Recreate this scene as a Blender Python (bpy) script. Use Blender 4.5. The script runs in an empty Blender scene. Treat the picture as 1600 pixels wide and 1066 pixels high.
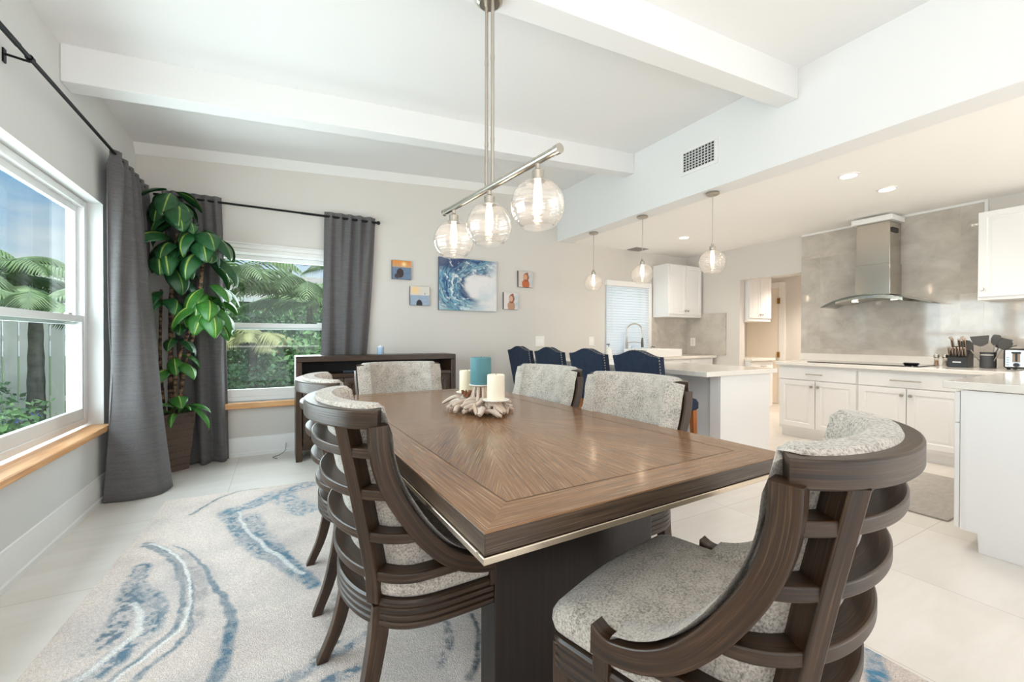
import bpy, math, random
import numpy as np
from mathutils import Vector, Matrix, noise

S = bpy.context.scene
COL = S.collection
PI = math.pi
random.seed(11)

# ------------------------------------------------------------------ camera
cam_d = bpy.data.cameras.new('camera')
cam = bpy.data.objects.new('camera', cam_d)
COL.objects.link(cam)
S.camera = cam
YAW, PITCH, ROLL, FPX = math.radians(28.9), math.radians(-0.369), math.radians(0.10), 658.24
_f = Vector((math.sin(YAW) * math.cos(PITCH), math.cos(YAW) * math.cos(PITCH), math.sin(PITCH)))
_r = Vector((math.cos(YAW), -math.sin(YAW), 0))
_u = _r.cross(_f)
_r2 = math.cos(ROLL) * _r + math.sin(ROLL) * _u
_u2 = -math.sin(ROLL) * _r + math.cos(ROLL) * _u
M = Matrix((_r2, _u2, -_f)).transposed().to_4x4()
M.translation = Vector((0, 0, 1.19))
cam.matrix_world = M
cam_d.sensor_width = 36
cam_d.lens = FPX * 36 / 1600
cam_d.clip_start = 0.02
cam_d.clip_end = 300

# ------------------------------------------------------------------ view + render quality
S.view_settings.view_transform = 'Standard'
S.view_settings.look = 'None'
S.view_settings.gamma = 1
S.view_settings.use_curve_mapping = False
S.view_settings.exposure = 0.17
S.cycles.max_bounces = 14
S.cycles.diffuse_bounces = 9
S.cycles.glossy_bounces = 4
S.cycles.transparent_max_bounces = 16
S.cycles.caustics_reflective = False
S.cycles.caustics_refractive = False
S.cycles.sample_clamp_indirect = 6


def C(h, a=1.0):
    """sRGB hex -> linear rgba"""
    out = []
    for i in (0, 2, 4):
        c = int(h[i:i + 2], 16) / 255
        out.append(c / 12.92 if c <= 0.04045 else ((c + 0.055) / 1.055) ** 2.4)
    return (*out, a)


# ------------------------------------------------------------------ world: bright hazy sky with soft cloud
W = bpy.data.worlds.new('sky')
S.world = W
W.use_nodes = True
nt = W.node_tree
nt.nodes.clear()
wo = nt.nodes.new('ShaderNodeOutputWorld')
bg = nt.nodes.new('ShaderNodeBackground')
tc = nt.nodes.new('ShaderNodeTexCoord')
sx = nt.nodes.new('ShaderNodeSeparateXYZ')
gr = nt.nodes.new('ShaderNodeValToRGB')
gr.color_ramp.elements[0].position = 0.0
gr.color_ramp.elements[0].color = C('dfe9f2')
gr.color_ramp.elements[1].position = 0.75
gr.color_ramp.elements[1].color = C('6ea3dd')
e = gr.color_ramp.elements.new(0.25)
e.color = C('9cc4ec')
mp = nt.nodes.new('ShaderNodeMapping')
mp.inputs['Scale'].default_value = (1.6, 1.6, 5.0)
nz = nt.nodes.new('ShaderNodeTexNoise')
nz.inputs['Scale'].default_value = 1.7
nz.inputs['Detail'].default_value = 7
cr = nt.nodes.new('ShaderNodeValToRGB')
cr.color_ramp.elements[0].position = 0.47
cr.color_ramp.elements[1].position = 0.66
mx = nt.nodes.new('ShaderNodeMixRGB')
mx.inputs[2].default_value = C('f7f8f9')
L = nt.links
L.new(tc.outputs['Generated'], sx.inputs[0])
L.new(sx.outputs['Z'], gr.inputs[0])
L.new(tc.outputs['Generated'], mp.inputs[0])
L.new(mp.outputs[0], nz.inputs['Vector'])
L.new(nz.outputs['Fac'], cr.inputs[0])
L.new(cr.outputs[0], mx.inputs[0])
L.new(gr.outputs[0], mx.inputs[1])
L.new(mx.outputs[0], bg.inputs[0])
bg.inputs[1].default_value = 1.05
L.new(bg.outputs[0], wo.inputs[0])


# ------------------------------------------------------------------ lights (daylight at the windows, ceiling cans, added ceiling fill)
def area(name, loc, rot, sx_, sy_, energy, color, spread=PI):
    d = bpy.data.lights.new(name, 'AREA')
    d.shape = 'RECTANGLE'
    d.size, d.size_y = sx_, sy_
    d.energy = energy
    d.color = color
    d.spread = spread
    o = bpy.data.objects.new(name, d)
    COL.objects.link(o)
    o.location = loc
    o.rotation_euler = rot
    return o


R90 = PI / 2
area('daylight_west_window', (-1.62, 2.75, 1.4), (0, -R90, 0), 1.6, 2.9, 135, (0.84, 0.92, 1.0))
area('daylight_north_window', (0.0, 5.45, 1.35), (-R90, 0, 0), 1.25, 1.4, 48, (0.9, 0.95, 1.0))
area('daylight_patio_door', (1.2, -2.95, 1.15), (R90, 0, 0), 3.8, 2.2, 29, (0.97, 0.98, 1.0))
area('daylight_back_kitchen_window', (4.8, -2.95, 1.3), (R90, 0, 0), 2.4, 1.8, 56, (1.0, 0.97, 0.93))
area('ceiling_fill_light', (-0.2, -0.9, 1.0), (PI, 0, 0), 2.2, 2.2, 72, (1.0, 0.985, 0.965))  # added unseen fill, aimed up to brighten the ceiling
area('daylight_kitchen_window', (4.86, 5.5, 1.45), (-R90, 0, 0), 0.9, 1.2, 7, (0.9, 0.95, 1.0))
sun_d = bpy.data.lights.new('sun', 'SUN')
sun_d.energy = 4.0
sun_d.angle = math.radians(12)
sun_d.color = (1.0, 0.97, 0.92)
sun = bpy.data.objects.new('sun', sun_d)
COL.objects.link(sun)
sun.rotation_euler = (math.radians(24), math.radians(6), 0)
CANS = [(4.296, 1.785), (4.994, 1.769), (4.936, 3.986), (4.6, 0.2)]


def spot(name, loc, energy, color=(1, 0.9, 0.78), ang=2.5):
    d = bpy.data.lights.new(name, 'SPOT')
    d.energy = energy
    d.spot_size = ang
    d.spot_blend = 0.8
    d.shadow_soft_size = 0.06
    d.color = color
    o = bpy.data.objects.new(name, d)
    COL.objects.link(o)
    o.location = loc
    return o


for cx, cy in CANS:
    spot('can_lamp_light', (cx, cy, 2.575), 39)
spot('pantry_lamp_light', (7.2, 3.3, 2.28), 150, (1, 0.89, 0.76))


# ------------------------------------------------------------------ materials
MATS = {}


def nodes_of(name):
    m = bpy.data.materials.new(name)
    m.use_nodes = True
    t = m.node_tree
    return m, t, t.nodes['Principled BSDF'], t.nodes['Material Output']


def setv(b, **kw):
    for k, v in kw.items():
        b.inputs[k.replace('_', ' ')].default_value = v


def mat(name, hexc, rough=0.5, metal=0.0, bump=0.0, bscale=60, var=0.0, vscale=4, spec=0.5, coat=0.0):
    """plain procedural material: colour with soft noise variation and a noise bump"""
    if name in MATS:
        return MATS[name]
    m, t, b, o = nodes_of(name)
    n, l = t.nodes, t.links
    c = C(hexc)
    b.inputs['Base Color'].default_value = c
    b.inputs['Roughness'].default_value = rough
    b.inputs['Metallic'].default_value = metal
    b.inputs['Specular IOR Level'].default_value = spec
    if coat:
        b.inputs['Coat Weight'].default_value = coat
        b.inputs['Coat Roughness'].default_value = 0.08
    co = n.new('ShaderNodeTexCoord')
    if var > 0:
        z = n.new('ShaderNodeTexNoise')
        z.inputs['Scale'].default_value = vscale
        z.inputs['Detail'].default_value = 5
        l.new(co.outputs['Object'], z.inputs['Vector'])
        r = n.new('ShaderNodeValToRGB')
        r.color_ramp.elements[0].position = 0.3
        r.color_ramp.elements[1].position = 0.7
        r.color_ramp.elements[0].color = (*[max(0, x * (1 - var)) for x in c[:3]], 1)
        r.color_ramp.elements[1].color = (*[min(1, x * (1 + var)) for x in c[:3]], 1)
        l.new(z.outputs['Fac'], r.inputs[0])
        l.new(r.outputs[0], b.inputs['Base Color'])
    if bump > 0:
        z2 = n.new('ShaderNodeTexNoise')
        z2.inputs['Scale'].default_value = bscale
        z2.inputs['Detail'].default_value = 4
        l.new(co.outputs['Object'], z2.inputs['Vector'])
        bp = n.new('ShaderNodeBump')
        bp.inputs['Strength'].default_value = bump
        bp.inputs['Distance'].default_value = 0.01
        l.new(z2.outputs['Fac'], bp.inputs['Height'])
        l.new(bp.outputs[0], b.inputs['Normal'])
    MATS[name] = m
    return m


def wood(name, dark, mid, light, rough=0.4, su=3.0, sv=70.0, streak=0.5, coat=0.0, knots=False, broad=0.2):
    """grain runs along U of the mesh's UV map (metres)"""
    if name in MATS:
        return MATS[name]
    m, t, b, o = nodes_of(name)
    n, l = t.nodes, t.links
    uv = n.new('ShaderNodeUVMap')
    mp = n.new('ShaderNodeMapping')
    mp.inputs['Scale'].default_value = (su, sv, 1)
    l.new(uv.outputs[0], mp.inputs[0])
    z = n.new('ShaderNodeTexNoise')
    z.inputs['Scale'].default_value = 1.0
    z.inputs['Detail'].default_value = 6
    z.inputs['Distortion'].default_value = 0.25
    l.new(mp.outputs[0], z.inputs['Vector'])
    r = n.new('ShaderNodeValToRGB')
    r.color_ramp.elements[0].position = 0.30
    r.color_ramp.elements[0].color = C(dark)
    r.color_ramp.elements[1].position = 0.68
    r.color_ramp.elements[1].color = C(mid)
    l.new(z.outputs['Fac'], r.inputs[0])
    mp2 = n.new('ShaderNodeMapping')
    mp2.inputs['Scale'].default_value = (su * 1.6, sv * 2.6, 1)
    mp2.inputs['Location'].default_value = (5, 9, 0)
    l.new(uv.outputs[0], mp2.inputs[0])
    z2 = n.new('ShaderNodeTexNoise')
    z2.inputs['Scale'].default_value = 1.0
    z2.inputs['Detail'].default_value = 3
    l.new(mp2.outputs[0], z2.inputs['Vector'])
    r2 = n.new('ShaderNodeValToRGB')
    r2.color_ramp.elements[0].position = 0.56
    r2.color_ramp.elements[0].color = (0, 0, 0, 1)
    r2.color_ramp.elements[1].position = 0.72
    r2.color_ramp.elements[1].color = (streak, streak, streak, 1)
    l.new(z2.outputs['Fac'], r2.inputs[0])
    mix = n.new('ShaderNodeMixRGB')
    mix.inputs[2].default_value = C(light)
    l.new(r2.outputs[0], mix.inputs[0])
    l.new(r.outputs[0], mix.inputs[1])
    # broad tone change
    z3 = n.new('ShaderNodeTexNoise')
    z3.inputs['Scale'].default_value = 1.0
    mp3 = n.new('ShaderNodeMapping')
    mp3.inputs['Scale'].default_value = (1.5, 9, 1)
    l.new(uv.outputs[0], mp3.inputs[0])
    l.new(mp3.outputs[0], z3.inputs['Vector'])
    hs = n.new('ShaderNodeHueSaturation')
    mr = n.new('ShaderNodeMapRange')
    mr.inputs[1].default_value = 0.3
    mr.inputs[2].default_value = 0.7
    mr.inputs[3].default_value = 1 - broad
    mr.inputs[4].default_value = 1 + broad
    l.new(z3.outputs['Fac'], mr.inputs[0])
    l.new(mr.outputs[0], hs.inputs['Value'])
    l.new(mix.outputs[0], hs.inputs['Color'])
    src = hs.outputs[0]
    if knots:
        v = n.new('ShaderNodeTexVoronoi')
        v.inputs['Scale'].default_value = 1.0
        mp4 = n.new('ShaderNodeMapping')
        mp4.inputs['Scale'].default_value = (2.6, 11, 1)
        l.new(uv.outputs[0], mp4.inputs[0])
        l.new(mp4.outputs[0], v.inputs['Vector'])
        rk = n.new('ShaderNodeValToRGB')
        rk.color_ramp.elements[0].position = 0.07
        rk.color_ramp.elements[0].color = (1, 1, 1, 1)
        rk.color_ramp.elements[1].position = 0.16
        rk.color_ramp.elements[1].color = (0, 0, 0, 1)
        l.new(v.outputs['Distance'], rk.inputs[0])
        mk = n.new('ShaderNodeMixRGB')
        mk.inputs[2].default_value = C('8a5230')
        l.new(rk.outputs[0], mk.inputs[0])
        l.new(src, mk.inputs[1])
        src = mk.outputs[0]
    l.new(src, b.inputs['Base Color'])
    b.inputs['Roughness'].default_value = rough
    if coat:
        b.inputs['Coat Weight'].default_value = coat
        b.inputs['Coat Roughness'].default_value = 0.12
    bp = n.new('ShaderNodeBump')
    bp.inputs['Strength'].default_value = 0.18
    bp.inputs['Distance'].default_value = 0.002
    l.new(z2.outputs['Fac'], bp.inputs['Height'])
    l.new(bp.outputs[0], b.inputs['Normal'])
    MATS[name] = m
    return m


def fabric(name, c1, c2, scale=190, rough=0.95, bump=0.5, stretch=(1, 1, 1), dist=0.004, sheen=0.3):
    if name in MATS:
        return MATS[name]
    m, t, b, o = nodes_of(name)
    n, l = t.nodes, t.links
    co = n.new('ShaderNodeTexCoord')
    mp = n.new('ShaderNodeMapping')
    mp.inputs['Scale'].default_value = stretch
    l.new(co.outputs['Object'], mp.inputs[0])
    z = n.new('ShaderNodeTexNoise')
    z.inputs['Scale'].default_value = scale
    z.inputs['Detail'].default_value = 4
    z.inputs['Roughness'].default_value = 0.7
    l.new(mp.outputs[0], z.inputs['Vector'])
    z2 = n.new('ShaderNodeTexNoise')
    z2.inputs['Scale'].default_value = scale * 0.09
    z2.inputs['Detail'].default_value = 3
    l.new(mp.outputs[0], z2.inputs['Vector'])
    ad = n.new('ShaderNodeMath')
    ad.operation = 'MULTIPLY_ADD'
    ad.inputs[1].default_value = 0.3
    l.new(z2.outputs['Fac'], ad.inputs[0])
    l.new(z.outputs['Fac'], ad.inputs[2])
    r = n.new('ShaderNodeValToRGB')
    r.color_ramp.elements[0].position = 0.46
    r.color_ramp.elements[0].color = C(c1)
    r.color_ramp.elements[1].position = 0.74
    r.color_ramp.elements[1].color = C(c2)
    l.new(ad.outputs[0], r.inputs[0])
    l.new(r.outputs[0], b.inputs['Base Color'])
    b.inputs['Roughness'].default_value = rough
    b.inputs['Sheen Weight'].default_value = sheen
    b.inputs['Specular IOR Level'].default_value = 0.2
    bp = n.new('ShaderNodeBump')
    bp.inputs['Strength'].default_value = bump
    bp.inputs['Distance'].default_value = dist
    l.new(z.outputs['Fac'], bp.inputs['Height'])
    l.new(bp.outputs[0], b.inputs['Normal'])
    MATS[name] = m
    return m


def emis(name, hexc, strength):
    if name in MATS:
        return MATS[name]
    m, t, b, o = nodes_of(name)
    setv(b, Emission_Color=C(hexc), Emission_Strength=strength, Base_Color=C(hexc))
    MATS[name] = m
    return m


def glass(name, tint='ffffff', refl=0.06, rough=0.02, ripple=0.0, edge=0.5, milk=0.0, ior=0.0):
    """thin glass: mostly see-through, mirror-like towards its edges"""
    if name in MATS:
        return MATS[name]
    m, t, b, o = nodes_of(name)
    n, l = t.nodes, t.links
    n.remove(b)
    tr = n.new('ShaderNodeBsdfTransparent')
    tr.inputs[0].default_value = C(tint)
    gl = n.new('ShaderNodeBsdfGlossy')
    gl.inputs['Roughness'].default_value = rough
    lw = n.new('ShaderNodeLayerWeight')
    lw.inputs[0].default_value = edge
    mr = n.new('ShaderNodeMapRange')
    mr.inputs[3].default_value = refl
    mr.inputs[4].default_value = 0.9
    pw = n.new('ShaderNodeMath')
    pw.operation = 'POWER'
    pw.inputs[1].default_value = 2.2
    l.new(lw.outputs['Facing'], pw.inputs[0])
    l.new(pw.outputs[0], mr.inputs[0])
    mxs = n.new('ShaderNodeMixShader')
    if ior:          # clear flat pane: reflectance rises only at grazing angles
        lw.inputs[0].default_value = 0.5
        pw.inputs[1].default_value = ior
        mr.inputs[3].default_value = 0.03
        mr.inputs[4].default_value = 0.8
    l.new(mr.outputs[0], mxs.inputs[0])
    l.new(tr.outputs[0], mxs.inputs[1])
    l.new(gl.outputs[0], mxs.inputs[2])
    if ripple:
        co = n.new('ShaderNodeTexCoord')
        mp = n.new('ShaderNodeMapping')
        mp.inputs['Scale'].default_value = (4, 4, 46)
        mp.inputs['Rotation'].default_value = (0.12, 0.1, 0)
        l.new(co.outputs['Object'], mp.inputs[0])
        z = n.new('ShaderNodeTexNoise')
        z.inputs['Scale'].default_value = 1.0
        z.inputs['Detail'].default_value = 2
        l.new(mp.outputs[0], z.inputs['Vector'])
        bp = n.new('ShaderNodeBump')
        bp.inputs['Strength'].default_value = ripple
        bp.inputs['Distance'].default_value = 0.03
        l.new(z.outputs['Fac'], bp.inputs['Height'])
        l.new(bp.outputs[0], gl.inputs['Normal'])
        l.new(bp.outputs[0], lw.inputs['Normal'])
    if milk:
        tl = n.new('ShaderNodeBsdfTranslucent')
        tl.inputs[0].default_value = C('ffffff')
        df = n.new('ShaderNodeBsdfDiffuse')
        df.inputs[0].default_value = C('f6f2ee')
        md = n.new('ShaderNodeMixShader')
        l.new(tl.outputs[0], md.inputs[1])
        l.new(df.outputs[0], md.inputs[2])
        m2 = n.new('ShaderNodeMixShader')
        rr = n.new('ShaderNodeMapRange')
        rr.inputs[1].default_value = 0.4
        rr.inputs[2].default_value = 0.66
        rr.inputs[3].default_value = milk * 0.35
        rr.inputs[4].default_value = milk * 1.9
        l.new(z.outputs['Fac'], rr.inputs[0])
        l.new(rr.outputs[0], m2.inputs[0])
        l.new(tr.outputs[0], m2.inputs[1])
        l.new(md.outputs[0], m2.inputs[2])
        l.new(m2.outputs[0], mxs.inputs[1])
    l.new(mxs.outputs[0], o.inputs[0])
    MATS[name] = m
    return m


def colattr(name, rough=0.6, bump=0.0, bscale=300, coat=0.0, grainy=0.0):
    """colour comes from the mesh's own painted pattern"""
    if name in MATS:
        return MATS[name]
    m, t, b, o = nodes_of(name)
    n, l = t.nodes, t.links
    a = n.new('ShaderNodeAttribute')
    a.attribute_name = 'Col'
    src = a.outputs['Color']
    co = n.new('ShaderNodeTexCoord')
    z = n.new('ShaderNodeTexNoise')
    z.inputs['Scale'].default_value = bscale
    z.inputs['Detail'].default_value = 4
    l.new(co.outputs['Object'], z.inputs['Vector'])
    if grainy:
        mr = n.new('ShaderNodeMapRange')
        mr.inputs[1].default_value = 0.3
        mr.inputs[2].default_value = 0.7
        mr.inputs[3].default_value = 1 - grainy
        mr.inputs[4].default_value = 1 + grainy
        l.new(z.outputs['Fac'], mr.inputs[0])
        hs = n.new('ShaderNodeHueSaturation')
        l.new(mr.outputs[0], hs.inputs['Value'])
        l.new(src, hs.inputs['Color'])
        src = hs.outputs[0]
    l.new(src, b.inputs['Base Color'])
    b.inputs['Roughness'].default_value = rough
    if bump:
        bp = n.new('ShaderNodeBump')
        bp.inputs['Strength'].default_value = bump
        bp.inputs['Distance'].default_value = 0.01
        l.new(z.outputs['Fac'], bp.inputs['Height'])
        l.new(bp.outputs[0], b.inputs['Normal'])
    MATS[name] = m
    return m


# ------------------------------------------------------------------ mesh builder
class MB:
    def __init__(self):
        self.v, self.f, self.uv, self.mi, self.cur = [], [], [], [], 0

    def add(self, verts, faces, uvs=None):
        k = len(self.v)
        self.v += [tuple(p) for p in verts]
        for i, fc in enumerate(faces):
            self.f.append([k + j for j in fc])
            self.mi.append(self.cur)
            if uvs is not None:
                self.uv.append(uvs[i])
            else:
                self.uv.append([(0, 0)] * len(fc))

    def _auto(self, verts, faces, axis=None):
        """UV per face: u runs along `axis` (or along the longest extent)"""
        P = [Vector(p) for p in verts]
        if axis is None:
            ext = [max(p[i] for p in P) - min(p[i] for p in P) for i in range(3)]
            a = ext.index(max(ext))
            axis = Vector([1 if i == a else 0 for i in range(3)])
        axis = Vector(axis).normalized()
        off = random.random() * 7
        out = []
        for fc in faces:
            n = (P[fc[1]] - P[fc[0]]).cross(P[fc[2]] - P[fc[1]])
            n = n.normalized() if n.length > 1e-12 else Vector((0, 0, 1))
            t = n.cross(axis)
            if t.length < 0.2:
                uax = n.cross(Vector((0, 0, 1))) if abs(n.z) < 0.7 else Vector((1, 0, 0))
                uax.normalize()
                t = n.cross(uax)
            else:
                uax = axis
            t.normalize()
            out.append([(P[j].dot(uax) + off, P[j].dot(t) + off * 1.7) for j in fc])
        return out

    def box(self, x0, y0, z0, x1, y1, z1, axis=None):
        V = [(x0, y0, z0), (x1, y0, z0), (x1, y1, z0), (x0, y1, z0), (x0, y0, z1), (x1, y0, z1), (x1, y1, z1), (x0, y1, z1)]
        F = [(0, 3, 2, 1), (4, 5, 6, 7), (0, 1, 5, 4), (1, 2, 6, 5), (2, 3, 7, 6), (3, 0, 4, 7)]
        self.add(V, F, self._auto(V, F, axis))
        return self

    def bar(self, a, b, w, h, up=(0, 0, 1), w2=None, h2=None):
        """rectangular bar from a to b"""
        a, b, up = Vector(a), Vector(b), Vector(up)
        d = (b - a).normalized()
        s = d.cross(up).normalized()
        u = s.cross(d)
        w2 = w if w2 is None else w2
        h2 = h if h2 is None else h2
        V = []
        for p, ww, hh in ((a, w, h), (b, w2, h2)):
            for i, j in ((-1, -1), (1, -1), (1, 1), (-1, 1)):
                V.append(p + s * (i * ww / 2) + u * (j * hh / 2))
        F = [(0, 1, 2, 3), (7, 6, 5, 4), (0, 4, 5, 1), (1, 5, 6, 2), (2, 6, 7, 3), (3, 7, 4, 0)]
        self.add(V, F, self._auto(V, F, d))
        return self

    def loft(self, rings, closed=True, caps=True, loop=False):
        """skin a list of rings (same count); UV u along the loft"""
        n = len(rings[0])
        V = [p for r in rings for p in r]
        F, U = [], []
        lens = [0]
        for i in range(1, len(rings)):
            lens.append(lens[-1] + (Vector(rings[i][0]) - Vector(rings[i - 1][0])).length)
        per = [0]
        for j in range(1, n + 1):
            per.append(per[-1] + (Vector(rings[0][j % n]) - Vector(rings[0][j - 1])).length)
        off = random.random() * 7
        m = len(rings)
        for i in range(m if loop else m - 1):
            i2 = (i + 1) % m
            l0, l1 = lens[i], (lens[i2] if i2 else lens[i] + 0.02)
            for j in range(n if closed else n - 1):
                j2 = (j + 1) % n
                F.append((i * n + j, i * n + j2, i2 * n + j2, i2 * n + j))
                U.append([(l0 + off, per[j] + off), (l0 + off, per[j + 1] + off), (l1 + off, per[j + 1] + off), (l1 + off, per[j] + off)])
        self.add(V, F, U)
        if caps and closed and not loop:
            for r, rev in ((rings[0], True), (rings[-1], False)):
                idx = list(range(n))
                if rev:
                    idx = idx[::-1]
                self.add(r, [idx], [[(0.3 * (Vector(r[k]) - Vector(r[0])).x + off, 0.3 * (Vector(r[k]) - Vector(r[0])).z) for k in idx]])
        return self

    def tube(self, pts, rad, n=10, caps=True, loop=False):
        pts = [Vector(p) for p in pts]
        if not hasattr(rad, '__len__'):
            rad = [rad] * len(pts)
        rings = []
        m = len(pts)
        prev = None
        for i, p in enumerate(pts):
            if loop:
                d = pts[(i + 1) % m] - pts[i - 1]
            else:
                d = pts[min(i + 1, m - 1)] - pts[max(i - 1, 0)]
            d.normalize()
            if prev is None:
                a = Vector((0, 0, 1)) if abs(d.z) < 0.9 else Vector((1, 0, 0))
                s = d.cross(a).normalized()
            else:
                s = (prev - d * prev.dot(d)).normalized()
            prev = s
            u = d.cross(s)
            rings.append([p + (s * math.cos(2 * PI * k / n) + u * math.sin(2 * PI * k / n)) * rad[i] for k in range(n)])
        return self.loft(rings, caps=caps, loop=loop)

    def lathe(self, prof, c=(0, 0, 0), n=32, caps=True):
        c = Vector(c)
        rings = [[c + Vector((r * math.cos(2 * PI * k / n), r * math.sin(2 * PI * k / n), z)) for k in range(n)] for r, z in prof]
        return self.loft(rings, caps=caps)

    def prism(self, poly, z0, z1, plane='xy'):
        """extrude a polygon; plane names the two axes of the polygon, z0..z1 along the third"""
        def P(a, b, h):
            return {'xy': (a, b, h), 'xz': (a, h, b), 'yz': (h, a, b)}[plane]
        n = len(poly)
        V = [P(a, b, z0) for a, b in poly] + [P(a, b, z1) for a, b in poly]
        F = [tuple(range(n))[::-1], tuple(range(n, 2 * n))] + [(i, (i + 1) % n, n + (i + 1) % n, n + i) for i in range(n)]
        self.add(V, F, self._auto(V, F))
        return self

    def grid(self, fn, nu, nv, wrap=False):
        V = [fn(i / (nu if wrap else nu - 1), j / (nv - 1)) for j in range(nv) for i in range(nu)]
        F, U = [], []
        for j in range(nv - 1):
            for i in range(nu if wrap else nu - 1):
                i2 = (i + 1) % nu
                F.append((j * nu + i, j * nu + i2, (j + 1) * nu + i2, (j + 1) * nu + i))
                U.append([(i / nu, j / nv), ((i + 1) / nu, j / nv), ((i + 1) / nu, (j + 1) / nv), (i / nu, (j + 1) / nv)])
        self.add(V, F, U)
        return self

    def panel(self, x0, z0, x1, z1, y, t=0.02, st=0.055):
        """raised-panel cabinet door, front towards -y at y, thickness t behind it"""
        w, h = x1 - x0, z1 - z0
        st = min(st, w * 0.28, h * 0.28)
        rings = []
        for ins, dy in ((0.0, t), (0.0, 0.002), (0.003, 0.0), (st, 0.0), (st + 0.006, 0.007), (st + 0.016, 0.007), (st + 0.034, 0.0015)):
            rings.append([(x0 + ins, y + dy, z0 + ins), (x1 - ins, y + dy, z0 + ins), (x1 - ins, y + dy, z1 - ins), (x0 + ins, y + dy, z1 - ins)])
        return self.loft(rings)

    def build(self, name, mats, parent=None, origin=None, smooth=True, bevel=0.0, seg=2, solid=0.0, subsurf=0, ang=40, soffset=0):
        me = bpy.data.meshes.new(name)
        o0 = Vector(origin) if origin is not None else Vector((0, 0, 0))
        me.from_pydata([tuple(Vector(p) - o0) for p in self.v], [], self.f)
        uvl = me.uv_layers.new(name='UVMap')
        flat = [c for fc in self.uv for p in fc for c in p]
        uvl.data.foreach_set('uv', flat)
        if not isinstance(mats, (list, tuple)):
            mats = [mats]
        for m in mats:
            me.materials.append(m)
        if len(mats) > 1:
            me.polygons.foreach_set('material_index', self.mi)
        me.update()
        if smooth:
            me.shade_smooth()
            me.set_sharp_from_angle(angle=math.radians(ang))
        ob = bpy.data.objects.new(name, me)
        COL.objects.link(ob)
        if origin is not None and parent is None:
            ob.location = o0
        if parent is not None:
            ob.parent = parent
        if solid:
            md = ob.modifiers.new('thickness', 'SOLIDIFY')
            md.thickness = solid
            md.offset = soffset
        if bevel:
            md = ob.modifiers.new('edges', 'BEVEL')
            md.width = bevel
            md.segments = seg
            md.limit_method = 'ANGLE'
            md.angle_limit = math.radians(50)
        if subsurf:
            md = ob.modifiers.new('round', 'SUBSURF')
            md.levels = md.render_levels = subsurf
        return ob


def tag(o, label, cat, group=None):
    o['label'] = label
    o['category'] = cat
    if group:
        o['group'] = group
    return o


def thing(name, label, cat, loc=(0, 0, 0), rz=0.0, group=None):
    o = bpy.data.objects.new(name, None)
    o.empty_display_size = 0.05
    COL.objects.link(o)
    o.location = loc
    o.rotation_euler = (0, 0, rz)
    return tag(o, label, cat, group)


def struct(mb, name, m, **kw):
    o = mb.build(name, m, **kw)
    o['kind'] = 'structure'
    return o


def dup(root, loc, rz, label, group=None):
    c = root.copy()
    COL.objects.link(c)
    c.location = loc
    c.rotation_euler = (0, 0, rz)
    c['label'] = label
    if group:
        c['group'] = group
    for ch in list(root.children):
        d = ch.copy()
        COL.objects.link(d)
        d.parent = c
        for g in list(ch.children):
            k = g.copy()
            COL.objects.link(k)
            k.parent = d
    return c


def setcol(ob, cols):
    me = ob.data
    a = me.color_attributes.new('Col', 'FLOAT_COLOR', 'POINT')
    arr = np.ones((len(me.vertices), 4), dtype=np.float32)
    arr[:len(cols), :3] = cols
    a.data.foreach_set('color', arr.ravel())


def lin(h):
    return np.array(C(h)[:3])


# ------------------------------------------------------------------ shared materials
M_wall = mat('grey_wall_paint', 'd6d1cb', 0.85, bump=0.04, bscale=400)
M_wallw = mat('pale_wall_paint', 'dadad8', 0.85, bump=0.04, bscale=400)
M_ceil = mat('white_ceiling_paint', 'e8e8e8', 0.9, bump=0.05, bscale=300)
M_trim = mat('white_trim_paint', 'ebeae8', 0.45)
M_cab = mat('white_cabinet_lacquer', 'e9e8e7', 0.38)
M_quartz = mat('white_quartz', 'e6e1da', 0.12, var=0.03, vscale=9)
M_vinyl = mat('white_window_vinyl', 'eceded', 0.35)
M_nickel = mat('brushed_nickel', 'b9b2a8', 0.28, 1.0)
M_steel = mat('stainless_steel', 'c6bfb5', 0.2, 1.0)
M_black = mat('black_metal', '17181a', 0.45, 0.6)
M_blackp = mat('black_plastic', '1c1c1e', 0.4)
M_dk = wood('dark_cerused_oak', '1a110a', '422b18', '725a42', 0.36, 3.0, 110, 0.4)
M_dkseat = wood('dark_oak_rail', '19110b', '3f2d1f', '6f5a47', 0.35, 3.0, 110, 0.35)
M_base = wood('espresso_oak', '0f0a07', '22170f', '33251a', 0.4, 3.0, 60, 0.2)
M_top = wood('brown_oak_veneer', '6b4a30', '936a46', 'cdb393', 0.25, 3.5, 150, 0.62, coat=0.3, broad=0.10)
M_edge = wood('greyed_oak_edge', '2c2019', '564333', '8f7d6a', 0.35, 3.0, 120, 0.45)
M_pine = wood('knotty_pine', 'd3935a', 'edb982', 'f6d3a6', 0.35, 2.0, 40, 0.4, knots=True)
M_fab = fabric('mottled_chenille', '756e66', 'cec6bc', 170, bump=0.6)
M_navy = fabric('navy_linen', '1a2332', '2d384b', 260, bump=0.3, sheen=0.05)
M_curt = fabric('charcoal_curtain_cloth', '514f51', '6f6c6c', 60, bump=0.25, stretch=(1.2, 1.2, 14), sheen=0.1)
M_pane = glass('window_pane_glass', 'f4f9f7', ior=5)
M_globe = glass('rippled_globe_glass', 'fffdfb', 0.10, 0.06, ripple=0.35, edge=0.45, milk=0.11)
M_bulb = emis('warm_bulb', 'ffe3c2', 22)
M_can = emis('can_lamp_lens', 'fff4e4', 14)
M_stop = wood('amber_oak_leg', '8a4a1c', 'b46a2c', 'd08e52', 0.35, 3, 60, 0.3)


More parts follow.
